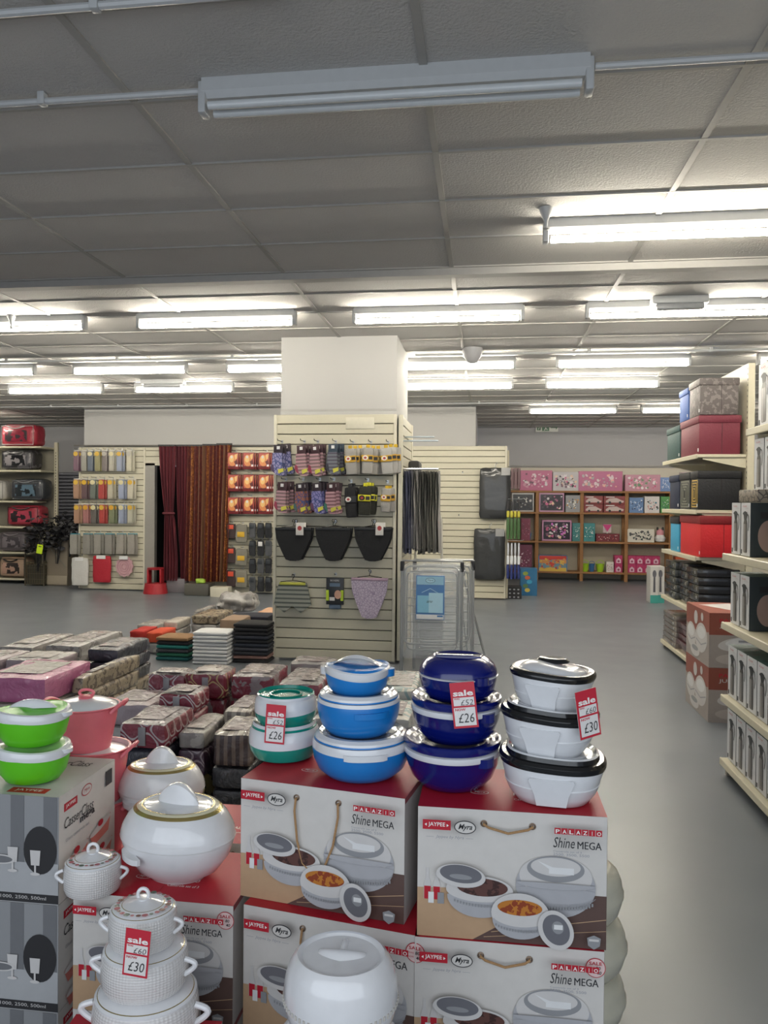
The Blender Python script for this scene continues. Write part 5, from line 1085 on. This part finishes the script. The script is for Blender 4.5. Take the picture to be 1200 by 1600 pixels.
p = at(950, 833, SY); b = MB(); b.prism([(-.09, .17), (.09, .17), (.0, .03)], -.03, .03, mat('c23a7a', .5)); b.box((0, .01, .09), (.16, .04, .17), mat('c9b4b8', .5)); b.box((0, 0, 0), (.02, .05, .02), WHITE); solo('toy_horn', b, 'pink and white triangle toy on the dark red box', 'toy', None, (p.x, SY+.12, zs[2]+.175))
def bucket(px, y1, z, c, label, w=.16, h=.18):
    t = thing('toy_bucket', label, 'bucket', (xat(px, SY), SY+.12, z)); b = MB(); b.lathe([(0, 0), (w*.35, 0), (w*.5, h), (w*.52, h), (w*.52, h+.01), (w*.46, h+.005), (w*.34, .02), (0, .02)], mat(c, .4), 20); b.build('bucket_body', t)
    b = MB(); b.tube([(w*.5*math.cos(PI*i/8), 0, h+w*.5*math.sin(PI*i/8)) for i in range(9)], .006, mat(c, .4), 6); b.build('handle', t)
bucket(827, 0, zs[2], '3a86b8', 'small blue toy bucket at the left of the third shelf', .11, .13)
for k, (px, c, lb) in enumerate(((916, '9cc42c', 'lime toy basket against the post on the bottom toy shelf'), (927, '2f5f8f', 'blue toy bucket between the lime baskets'), (940, '9cc42c', 'lime toy basket in the middle of the bottom toy shelf'))): bucket(px, 0, zs[3], c, lb, .17 if c != '2f5f8f' else .12, .15)
toy(843, 887, 869, 893, 3, '3f7ab0', ['c2382c', 'c98a4a', '6a8a9c', 'd2b04a'], 'blue and rainbow toy box on the bottom shelf', style='stripe'); toy(949, 960, 877, 893, 3, 'd0c9c4', ['6a3c3c', 'a0605c'], 'small white toy box beside the lime basket')
toy(812, 832, 853, 893, 3, '6a3048', ['c9a0b0', 'd8d0d4', 'a05a80'], 'tall pink doll box at the left of the bottom shelf')
for j in range(2):
    for i in range(6):
        px = (962, 977, 983, 995.5, 1008, 1020.5)[i]; wpx = 11.5
        if i == 1: continue
        w = wpx/1200*SY; h = .17; t = thing('pink_toy_carton', 'pink toy carton, %s in the %s layer on the bottom shelf' % (ORD[i], ('lower', 'upper')[j]), 'toy box', (xat(px+wpx/2, SY), SY+.11, zs[3]+j*(h+.003)), 0, 'pink toy cartons')
        b = MB(); b.box((0, 0, h/2), (w, .2, h), mat('a82c5c', .4), .003, 1); b.build('box_body', t); b = MB(); cv = front(b, w, .2, h); cv.poly([(.2, 1.0), (.2, .55), (.5, .3), (.8, .55), (.8, 1.0)], mat('cfb4bf', .4)); cv.ell(.5, .75, .15, .15, mat('8a3c5c', .4)); b.build('box_print', t)
t = thing('plush_toy', 'white and pink plush toy at the right end of the third shelf', 'toy', (xat(1034, SY), SY+.12, zs[2])); b = MB(); b.lathe([(0, 0), (.09, .02), (.11, .09), (.06, .16), (0, .17)], WHITE, 16); b.build('body', t); b = MB(); b.lathe([(0, .12), (.07, .15), (.07, .22), (.04, .26), (0, .27)], mat('c98a94', .7), 16); b.build('head', t)
for s in (-1, 1): b = MB(); b.lathe([(0, .24), (.025, .25), (.02, .3), (0, .31)], DARK, 10, c=(s*.05, 0, 0)); b.build('ear', t)
p = atz(798, 936, 0); t = thing('floor_carton', 'black carton with pale symbols on the floor by the board end', 'box', (p.x+.05, p.y+.15, 0)); b = MB(); b.box((0, 0, .1), (.25, .25, .2), DARK, .003, 1); b.build('box_body', t); b = MB(); cv = front(b, .25, .25, .2)
for i in range(3):
    for j in range(3): cv.ell(.25+.27*i, .18+.25*j, .07, .05, GREYP)
b.build('box_print', t)
p = atz(826, 931, 0); t = thing('floor_carton', 'blue toy carton standing on the floor by the toy shelves', 'box', (p.x, p.y+.15, 0)); b = MB(); b.box((0, 0, .23), (.28, .28, .46), mat('2a6a94', .4), .003, 1); b.build('box_body', t); b = MB(); cv = front(b, .28, .28, .46)
for i, c in enumerate(('8a9a3c', 'c9603c', '3c9ac0', '5a7a4c', 'c9b04a')): cv.ell(.3+.12*(i % 3), .3+.25*i, .16, .12, mat(c, .5))
b.build('box_print', t)

toy(1066, 1108, 738, 767, 0, 'c9b4bc', ['b8385c', 'd8d4d4', 'c98aa0'], 'pink and white toy box on the top toy shelf behind the storage boxes')
toy(1054, 1075, 775, 800, 1, '4c6a4c', ['c9c9c0', '2c3c3c', 'c9a04a'], 'green and cream toy box on the second shelf beyond the right shelving'); toy(1056, 1080, 816, 846, 2, 'a89c98', ['2c3038', 'c9c0c0', '8a3c44'], 'grey toy box on the third shelf beyond the right shelving')
toy(1058, 1090, 868, 893, 3, 'b8502c', ['c9b04a', '7a2c24', 'd8d0c0'], 'orange toy box on the bottom shelf beyond the right shelving')
# ------------------------------------------------------------------ right hand shelving
SHC = mat('cdc6ae', .4); SHB = mat('8f8a7c', .6)
def shelving(label, x0, x1, y0, y1, levels, zt, shallow=None, zback=None, name='shop_shelving'):
    """aisle shelving whose open side faces the aisle at x0; levels = shelf heights"""
    t = thing(name, label, 'shelving', (x0, y0, 0))
    L_ = y1-y0
    for i, z in enumerate(levels):
        f = (shallow[i] if shallow else 0)
        b = MB(); b.box(((x1-x0+f)/2, L_/2, z-.018), (x1-x0-f, L_, .03), SHC, .004, 1); b.box((f+.004, L_/2, z-.022), (.014, L_, .042), SHC, .004, 1); b.build('shelf', t)
        for yy in (.015, L_-.015): b = MB(); b.add([(f+.06, yy, z-.035), (x1-x0, yy, z-.035), (x1-x0, yy, z-.13), (x1-x0-.06, yy, z-.12), (f+.06, yy, z-.05)], [(0, 1, 2, 3, 4)], SHC); b.add([(f+.06, yy+.004, z-.035), (x1-x0, yy+.004, z-.035), (x1-x0, yy+.004, z-.13), (x1-x0-.06, yy+.004, z-.12), (f+.06, yy+.004, z-.05)], [(4, 3, 2, 1, 0)], SHC); b.build('bracket', t)
    b = MB(); b.box((x1-x0+.012, L_/2, zt/2+.05), (.02, L_, zt-.1), mat('bdb49c', .5)); b.build('back_panel', t)
    for yy in (0, L_):
        b = MB(); b.box((x1-x0+.03, yy, zt/2), (.06, .04, zt), SHC, .004, 1)
        for k in range(int(zt/.05)): b.box((x1-x0-.0005, yy, .06+.05*k), (.002, .008, .02), INK)
        b.build('upright', t)
    for yy in (.05, L_-.05): b = MB(); b.box(((x1-x0)/2, yy, .03), (x1-x0-.04, .04, .05), mat('8c877a', .5), .004); b.build('foot', t)
    return t
FZ = [.085, .577, 1.077, 1.514, 2.03]
shelving('cream shelving bay holding storage boxes on the right, beyond the stacked brown cartons', 1.94, 2.38, 7.42, 8.78, FZ, 2.86)
NZ = [.095, .462, .882, 1.279, 1.64, 1.994]
shelving('cream shelving along the right edge stocked with flask cartons', 1.37, 1.87, 2.4, 4.66, NZ, 2.9, [0, 0, 0, 0, .12, .12])
def storage(label, x0, x1, y0, y1, z, h, c, c2=None, pat=None, spiral=None, lidc=None):
    w, d = x1-x0, y1-y0; t = thing('storage_box', label, 'storage box', ((x0+x1)/2, (y0+y1)/2, z)); m1 = mat(c, .6, bump=.3, bscale=50, pat=pat, c2=c2, pscale=22); ml = mat(lidc or c, .6, bump=.3, bscale=50, pat=pat if not lidc else None, c2=c2, pscale=22)
    b = MB(); b.box((0, 0, h*.42), (w-.02, d-.02, h*.84), m1, .006); b.build('box_body', t); b = MB(); b.box((0, 0, h*.89), (w, d, h*.2), ml, .012); b.build('lid', t)
    b = MB(); b.box((-w/2+.008, -d/2+.03, .04), (.006, .012, .03), WHITE); b.build('size_sticker', t)
    b = MB(); b.box((.02, -d/2+.0085, h*.42), (.003, .003, h*.8), mat('2a1c1e', .6)); b.build('seam', t)
    if spiral:
        b = MB(); cv = Canvas(b, (-w/2+.0095, d/2-.02, h*.76), (0, -1, 0), (0, 0, -1), (-1, 0, 0), d-.04); q = h*.7/(d-.04); a0 = min(.32, .32); gm_ = mat(spiral, .5)
        for k in range(4):
            e = .06+k*.11; f0, f1 = q*.02+k*q*.1, q*.98-k*q*.1
            for (p0, p1) in (((e, f0), (1-e, f0)), ((1-e, f0), (1-e, f1)), ((1-e, f1), (e, f1)), ((e, f1), (e, f0+q*.06))): cv.line([p0, p1], .05, gm_)
        b.build('spiral_print', t)
storage('maroon lidded storage box on the top storage shelf', 1.96, 2.345, 7.45, 8.13, FZ[4], .365, '6f2434')
storage('dark teal storage box behind the maroon one', 1.96, 2.33, 8.16, 8.72, FZ[4], .35, '35504f')
storage('grey mottled storage box on top of the maroon box', 1.97, 2.33, 7.47, 7.86, FZ[4]+.368, .345, '5f5856', '7a7270', 'spots')
storage('blue storage box behind the grey mottled box', 1.97, 2.3, 7.89, 8.24, FZ[4]+.368, .32, '3f63a8')
storage('black storage box with a gold square spiral panel', 1.955, 2.35, 7.44, 7.70, FZ[3], .365, '17171a', spiral='c4a24c')
storage('charcoal storage box with a dull grey spiral panel', 1.955, 2.35, 7.73, 8.12, FZ[3], .365, '26272a', spiral='77796e')
storage('dark navy storage box at the far end of the spiral boxes', 1.955, 2.35, 8.15, 8.55, FZ[3], .355, '1f2840')
storage('bright red storage box with a dark lid on the third storage shelf', 1.96, 2.35, 7.36, 8.10, FZ[2], .385, 'c21a22', lidc='7c1218')
storage('light blue storage box behind the bright red one', 1.955, 2.33, 8.13, 8.5, FZ[2], .36, '3f9ac0', lidc='1a1c22')
def flat_stack(x0, x1, y0, y1, z, n, th, c, desc, grp):
    w, d = x1-x0, y1-y0; m1 = mat(c, .25, coat=.6, var=.15)
    for k in range(n):
        t = thing('flat_carton', '%s, %s from the bottom' % (desc, ORD[k]), 'flat box', ((x0+x1)/2+random.uniform(-.012, .012), (y0+y1)/2, z+k*th), 0, grp)
        b = MB(); b.box((0, 0, th/2-.001), (w, d, th-.004), m1, .008); b.build('carton_body', t)
        b = MB(); b.box((-w/2-.001, -d*.32, th*.5), (.003, .02, th*.35), mat('a9a9a9', .4)); b.box((-w/2-.001, -d*.30, th*.5), (.003, .06, .008), mat('6f6f72', .4)) ; b.build('end_label', t)
flat_stack(1.97, 2.35, 7.42, 7.80, FZ[1], 5, .078, '1c1c1f', 'flat black carton in the near black stack', 'near black flat cartons')
flat_stack(1.98, 2.32, 7.84, 8.20, FZ[1], 5, .080, '26262a', 'flat black carton in the middle black stack', 'middle black flat cartons')
flat_stack(1.97, 2.32, 8.25, 8.70, FZ[1], 5, .078, '2c3030', 'flat dark carton in the far stack', 'far dark flat cartons')
flat_stack(1.96, 2.32, 7.42, 8.12, FZ[0], 5, .06, '4e2028', 'flat maroon carton on the lowest storage shelf', 'maroon flat cartons')
flat_stack(1.95, 2.30, 8.16, 8.72, FZ[0], 6, .055, '6c6560', 'flat silver carton on the lowest storage shelf', 'silver flat cartons')
for k, px in enumerate((1021, 1031)):
    Y = 11.0; p = atz(px, 942, 0); t = thing('fan_carton', 'tall white and teal carton on the floor beyond the shelving, %s of two' % ('left', 'right')[k], 'box', (p.x, p.y+.1+.02*k, 0)); w = .12; h = .58
    b = MB(); b.box((0, 0, h/2), (w, .3, h), mat('c9c6c2', .5), .003, 1); b.build('carton_body', t); b = MB(); cv = front(b, w, .3, h); q = h/w; cv.rect(0, q*.78, 1, q, mat('3f9a90', .5)); cv.poly([(.4, q*.1), (.6, q*.1), (.65, q*.7), (.35, q*.7)], mat('4a4a50', .5)); cv.ell(.5, q*.2, .25, .5, mat('5f5f66', .5)); b.build('carton_print', t)
# brown jumbo casserole cartons on the floor
JB = mat('8a4a3c', .45); JG = mat('9f9690', .5)
def jumbo(z, label, rz=0):
    W, D, H = .50, .62, .392; t = thing('jumbo_carton', label, 'box', (1.60+W/2+.003, 5.74+D/2, z), rz)
    b = MB(); b.box((0, 0, H/2), (W, D, H-.002), JG, .003, 1); b.build('carton_body', t)
    def art(cv, q):
        cv.rect(0, 0, 1, q, JG); cv.poly([(0, 0), (1, 0), (1, q*.36), (.5, q*.46), (0, q*.38)], JB)
        cv.ell(.24, q*.58, .20, q*.24, OFFW, .1); cv.ell(.22, q*.50, .14, q*.11, WHITE, .1); cv.line([(.08, q*.62), (.24, q*.68), (.42, q*.6)], .015, GREYP); cv.ell(.68, q*.54, .25, q*.28, OFFW, -.1); cv.ell(.68, q*.44, .17, q*.12, WHITE, -.1); cv.line([(.46, q*.6), (.68, q*.67), (.9, q*.58)], .015, GREYP); cv.ell(.42, q*.84, .2, q*.12, OFFW); cv.ell(.42, q*.8, .14, q*.05, SILV); cv.ell(.45, q*.2, .08, q*.13, OFFW); cv.ell(.72, q*.14, .05, q*.08, OFFW)
    b = MB(); art(left(b, W, D, H-.001), H/D); b.build('side_print', t)
    b = MB(); cv = front(b, W, D, H-.001); q = H/W; cv.rect(0, 0, 1, q, JG); cv.rect(0, 0, 1, q*.4, JB); cv.text('PALAZIO', .14, .6, q*.10, q*.17, RED, 0, .02); cv.text('JUMBO', .14, .5, q*.20, q*.28, OFFW, 0, .01)
    cv.ell(.45, q*.56, .33, q*.13, OFFW, -.1); cv.ell(.5, q*.52, .28, q*.09, WHITE, -.1); cv.rect(.4, q*.49, .6, q*.53, GREYP); cv.ell(.45, q*.84, .36, q*.11, mat('b5aca6', .5)); b.build('front_print', t)
    b = MB(); cv = top(b, W, D, H-.001); cv.rect(0, 0, 1, D/W, JB); cv.poly([(.1, .3), (.6, .1), (.9, .6), (.4, .9)], OFFW); b.build('lid_print', t)
jumbo(0, 'brown and grey casserole carton on the floor, lower of two beside the right shelving'); jumbo(.394, 'brown and grey casserole carton, upper of two beside the right shelving')
# flask cartons
FB = mat('cfd0d3', .45); FD = mat('24292e', .5); FS = mat('6f6b6b', .3); FS2 = mat('a8a4a2', .3); FSD = mat('3f3b3b', .4)
def flask_carton(label, group, loc, w=.152, d=.17, h=.29, side='2a3438', wood=False):
    t = thing('flask_carton', label, 'box', loc, 0, group); b = MB(); b.box((d/2, 0, h/2), (d, w, h), FB, .002, 1); b.build('carton_body', t)
    b = MB(); cv = Canvas(b, (0, w/2, h), (0, -1, 0), (0, 0, -1), (-1, 0, 0), w); q = h/w
    cv.text('FLASK', .2, .62, .10, .16, RED); cv.text('1.5 L', .5, .85, .17, .22, GREYP); cv.rect(.06, q-.22, .18, q-.06, INK)
    cv.poly([(.36, .62), (.64, .62), (.70, .75), (.70, q-.16), (.66, q-.12), (.34, q-.12), (.30, q-.16), (.30, .75)], FSD); cv.rect(.36, .76, .44, q-.14, FS2); cv.rect(.50, .76, .60, q-.14, FS)
    cv.poly([(.32, .44), (.22, .40), (.30, .34), (.48, .30), (.66, .34), (.68, .48), (.62, .62), (.38, .62)], FD); cv.line([(.66, .40), (.82, .46), (.86, .60), (.86, .80), (.80, 1.0)], .05, FD); b.build('front_print', t)
    b = MB(); cv = Canvas(b, (0, -w/2, h), (1, 0, 0), (0, 0, -1), (0, -1, 0), d); sm = mat(side, .5); cv.rect(0, 0, 1, h/d, sm)
    cv.ell(.55, h/d*.62, .32, .5, mat('a58c84', .5)); cv.rect(.3, .3, .8, .5, INK); b.build('side_print', t)
    b = MB(); cv = Canvas(b, (0, w/2, h), (1, 0, 0), (0, -1, 0), (0, 0, 1), d); cv.rect(0, 0, 1, w/d, mat('3c5a58', .5)); b.build('lid_print', t)
    return t
fc = flask_carton('x', 'flask cartons on the right shelving', (0, 0, 0)); used = False
for r_, (z, xo, ylist, rn) in enumerate(((NZ[0], 1.405, [4.57-.158*i for i in range(8)], 'lowest'), (NZ[1], 1.405, [4.57-.158*i for i in range(8)], 'second lowest'), (NZ[2], 1.41, [4.56, 4.40, 3.93, 3.77, 3.6], 'third'), (NZ[3], 1.41, [4.56, 4.40, 3.92, 3.76], 'fourth'), (NZ[4], 1.525, [4.55, 4.39, 4.1, 3.94], 'fifth'), (NZ[5], 1.53, [4.50, 4.3, 4.1], 'topmost'))):
    for i, y in enumerate(ylist):
        lb = 'flask carton on the %s shelf at the right edge, %s from the far end' % (rn, ORD[i])
        if not used: fc.location = (xo, y-.0, z); fc['label'] = lb; used = True
        else:
            o = dup(fc, lb, (xo, y, z))
            if r_ == 5: o.scale = (1.1, 1.15, 1.22)
t = thing('gift_box', 'patterned brown gift box lying on the flask cartons, fourth shelf', 'box', (1.50, 4.40, NZ[3]+.291)); b = MB(); b.box((0, 0, .035), (.16, .30, .068), mat('8a7f70', .5, pat='vor', c2='4c443c', pscale=30), .004); b.build('box_body', t)
b = MB(); b.box((.0, 0, .0695), (.06, .12, .003), INK); b.build('print', t)
# ------------------------------------------------------------------ left hand shelving with bedding bags
LY = 13.2; lx0, lx1 = xat(-45, LY), xat(64, LY)
LZ = [at(0, q, LY).z for q in (903, 862, 822, 782, 734, 697)]
t = thing('shop_shelving', 'cream shelving at the left edge stacked with bedding bags', 'shelving', ((lx0+lx1)/2, LY, 0)); W_ = lx1-lx0
for i, z in enumerate(LZ):
    w = W_-(.22 if i < 3 else (.15 if i == 3 else 0)); b = MB(); b.box((-(W_-w)/2, .22, z-.02), (w, .44, .035), SHC, .004, 1); b.build('shelf', t)
b = MB(); b.box((0, .5, LZ[-1]/2), (W_, .03, LZ[-1]), SHB); b.build('back_panel', t)
for s, x in ((0, W_/2+.03), (1, W_/2-.23)):
    b = MB(); b.box((x, .46, (LZ[-1]+.1)/2 if s == 0 else .5), (.07, .05, LZ[-1]+.1 if s == 0 else 1.0), SHC, .004)
    if s == 0:
        for k in range(40): b.box((x, .434, .3+.055*k), (.012, .003, .025), INK)
    b.build('upright', t)
b = MB(); b.box((W_/2-.24, .08, .04), (.05, .1, .08), SHC, .01); b.build('foot', t)
def bag(px0, px1, y0, y1, sh, c, win, label, c2=None, pat=None, d=.36):
    w = (px1-px0)/1200*LY; h = min((y1-y0)/1200*LY, .46); x = (xat(px0, LY)+xat(px1, LY))/2; m1 = mat(c, .6, wrap=.6, var=.1, pat=pat, c2=c2, pscale=8)
    t = thing('bedding_bag', label, 'bedding bag', (x, LY+.21, LZ[sh])); b = MB(); b.soft((0, 0, h/2), (w, d, h*.98), m1, .09, 9, .01, .012, sd[0]); sd[0] += 1; b.build('bag_body', t)
    b = MB(); b.box((-.03*w, -d/2-.004, h*.47), (w*.62, .012, h*.52), mat(win[0], .25, coat=.6, pat='spots', c2=win[1], pscale=9), .01); b.build('picture_pocket', t)
    b = MB(); b.tube([(-w*.28+w*.5*i/10, -d/2-.012-.02*math.sin(PI*i/10), h*.90-.10*h*math.sin(PI*i/10)) for i in range(11)], .012, mat(win[2], .5), 6); b.build('carry_handle', t)
    b = MB(); b.tube([(w*.44*a, -d/2+.012, h*.5+h*.42*e) for a, e in ((-1, -1), (1, -1), (1, 1), (-1, 1))], .008, mat(win[2], .5), 6, True); b.build('piping', t)
bag(-6, 58, 657, 694, 5, 'a8283c', ('8a2438', '3a3034', 'b9b4b4'), 'red bedding bag on the top left shelf', d=.40)
bag(-6, 54, 699, 733, 4, '26242a', ('1c1c20', '8a8588', '3a383c'), 'black and silver patterned bedding bag below the top red bag', '57555a', 'spots')
bag(10, 70, 744, 781, 3, '30343a', ('5d7484', '1f262c', '4a4f56'), 'charcoal bedding bag with a blue grey picture window'); bag(-50, 9, 747, 781, 3, 'b5b2ac', ('8a8884', 'c9c6c0', '6a6864'), 'pale bedding bag cut by the left edge')
bag(3, 64, 786, 821, 2, 'a02438', ('b04054', '2a1c20', '26181c'), 'red bedding bag with dark ribbon on the fourth shelf down'); bag(-8, 43, 827, 861, 1, '5c5458', ('4a4448', '7a7276', '6e666a'), 'grey brown bedding bag on the second lowest shelf'); bag(-8, 42, 867, 902, 0, 'b79a80', ('3a302c', 'c09a86', '1c1818'), 'peach bedding bag with a black pocket on the lowest shelf')
# wall grille, bins and black flowers
p0, p1 = at(75, 738, 15.8), at(120, 738, 15.8); b = MB()
zt_, zb__ = at(97, 738, 15.8).z, at(97, 812, 15.8).z
n = 14
for i in range(n): b.box(((p0.x+p1.x)/2, 15.8, zb__+(zt_-zb__)*(i+.5)/n), (p1.x-p0.x+.2, .03, (zt_-zb__)/n*.62), mat('7f808a', .5), .008)
b.box(((p0.x+p1.x)/2, 15.86, (zt_+zb__)/2), (p1.x-p0.x+.2, .04, zt_-zb__), mat('5f606a', .6)); solo('wall_grille', b, 'grey slatted grille on the far left wall', 'grille')
p = atz(95, 914, 0); t = thing('display_cabinet', 'beige low cabinet under the black flowers', 'cabinet', (p.x, p.y+.1, 0)); b = MB(); b.box((0, 0, .42), (.40, .45, .84), mat('8d8272', .6), .01); b.build('cabinet_body', t); b = MB(); b.box((.0, -.23, .1), (.40, .02, .16), mat('a59a88', .5), .004); b.build('plinth', t)
b = MB(); b.tube([(-.15, -.235, .7), (.17, -.235, .35)], .008, SHB, 5); b.build('diagonal_strip', t)
p = atz(62, 914, 0); t = thing('wire_bin', 'dark wire mesh bin holding the black flowers', 'bin', (p.x, p.y+.02, 0)); w = .36
for s in (-1, 1):
    for k in (-1, 1): b = MB(); b.box((s*w/2, k*w/2, .42), (.02, .02, .84), mat('4c4638', .5)); b.build('corner_post', t)
b = MB()
for i in range(9):
    for s in (-1, 1): b.box((-w/2+w*i/8, s*w/2, .22), (.006, .006, .4), mat('5a5442', .5)); b.box((s*w/2, -w/2+w*i/8, .22), (.006, .006, .4), mat('5a5442', .5))
for z in (.03, .12, .22, .32, .42):
    for s in (-1, 1): b.box((0, s*w/2, z), (w, .006, .006), mat('5a5442', .5)); b.box((s*w/2, 0, z), (.006, w, .006), mat('5a5442', .5))
b.build('wire_mesh', t); b = MB(); b.box((0, 0, .2), (w-.04, w-.04, .34), mat('3c382e', .8)); b.build('contents_liner', t)
PET = mat('1c1c1f', .6, var=.3); PET2 = mat('3a3a40', .5)
def flowers(px, py, rad, n, label, Y=12.9, squash=.7):
    p = at(px, py, Y); t = thing('artificial_flowers', label, 'artificial flowers', (p.x, p.y, p.z)); rn = random.Random(px); b = MB(); s_ = MB()
    for i in range(n):
        u = Vector((rn.gauss(0, 1), rn.gauss(0, .7), rn.gauss(0, squash))).normalized()*rad*rn.random()**.4
        R3 = Matrix.Rotation(rn.uniform(0, 6.28), 3, 'Z') @ Matrix.Rotation(rn.uniform(-1.2, 1.2), 3, 'X'); k = rn.uniform(.035, .075); mm = PET if rn.random() < .75 else PET2
        pts = [R3 @ Vector((k*math.cos(a)*(.6 if j % 2 else 1), k*.7*math.sin(a), .012*math.cos(2*a)))+u for j, a in enumerate([PI/4*q for q in range(8)])]
        b.add(pts+[u+Vector((0, 0, .01))], [(j, (j+1) % 8, 8) for j in range(8)], mm)
    b.build('petals', t)
    for i in range(5): a = rn.uniform(-.1, .1); s_.tube([(a*.3, 0, -rad-.25), (a, 0, -rad*.4), (a*2, 0, 0)], .006, PET, 5)
    s_.build('stems', t)
flowers(68, 828, .30, 130, 'black artificial flower bunch, tallest of the bunches, left'); flowers(108, 824, .28, 120, 'black artificial flower bunch nearest the packet board'); flowers(58, 850, .24, 90, 'black artificial flower bunch low over the mesh bin', 12.8); flowers(88, 840, .22, 80, 'black artificial flower bunch in the middle')
p = at(62, 858, 12.5); t = thing('price_label', 'bright yellow price label hanging on the black flowers', 'label', p); b = MB(); b.box((0, 0, 0), (.11, .004, .16), mat('c9e62a', .5), .001, 1); b.build('label_card', t); b = MB(); Canvas(b, (-.055, -.0025, .08), (1, 0, 0), (0, 0, -1), (0, -1, 0), .11).rect(.25, .25, .75, .38, INK); b.build('label_print', t); t.rotation_euler = (0, .15, 0)
b = MB(); b.tube([(p.x, p.y+.01, p.z+.08), (p.x+.02, p.y+.2, p.z+.16)], .003, DARK, 5); solo('label_string', b, 'string of the yellow label in the black flowers', 'string')

# prints belong to the card they are on, knobs and handles to their lid
SUB = {'front_print': 'carton_body', 'lid_print': 'carton_body', 'side_print': 'carton_body', 'carton_print': 'carton_body', 'sale_sticker': 'carton_body', 'printed_sides': 'carton_body', 'end_label': 'carton_body', 'lid_handle': 'lid', 'lid_knob': 'lid', 'floral_border': 'lid',
       'embossed_band': 'bowl', 'grip_panel': 'bowl', 'ticket_print': 'ticket_card', 'label_print': 'label_card', 'box_print': 'box_body', 'pack_print': 'pack_body', 'band_print': 'paper_band', 'tag_print': 'swing_tag', 'print': 'box_body', 'spiral_print': 'box_body', 'size_sticker': 'box_body', 'seam': 'box_body',
       'picture_insert': 'wrapped_bundle', 'carry_strap': 'wrapped_bundle', 'toe_band': 'sock', 'tie_back': 'curtain_cloth', 'heading_tape': 'curtain_cloth', 'printed_symbols': 'sign_plate', 'picture_pocket': 'bag_body', 'piping': 'bag_body', 'round_label': 'packet_body', 'price_card': 'mat_body', 'waistband': 'cloth'}
for t in [o for o in COL.objects if o.type == 'EMPTY']:
    kids = {k.name.split('.')[0]: k for k in t.children}
    for k in list(t.children):
        q = SUB.get(k.name.split('.')[0])
        if q and q in kids: k.parent = kids[q]
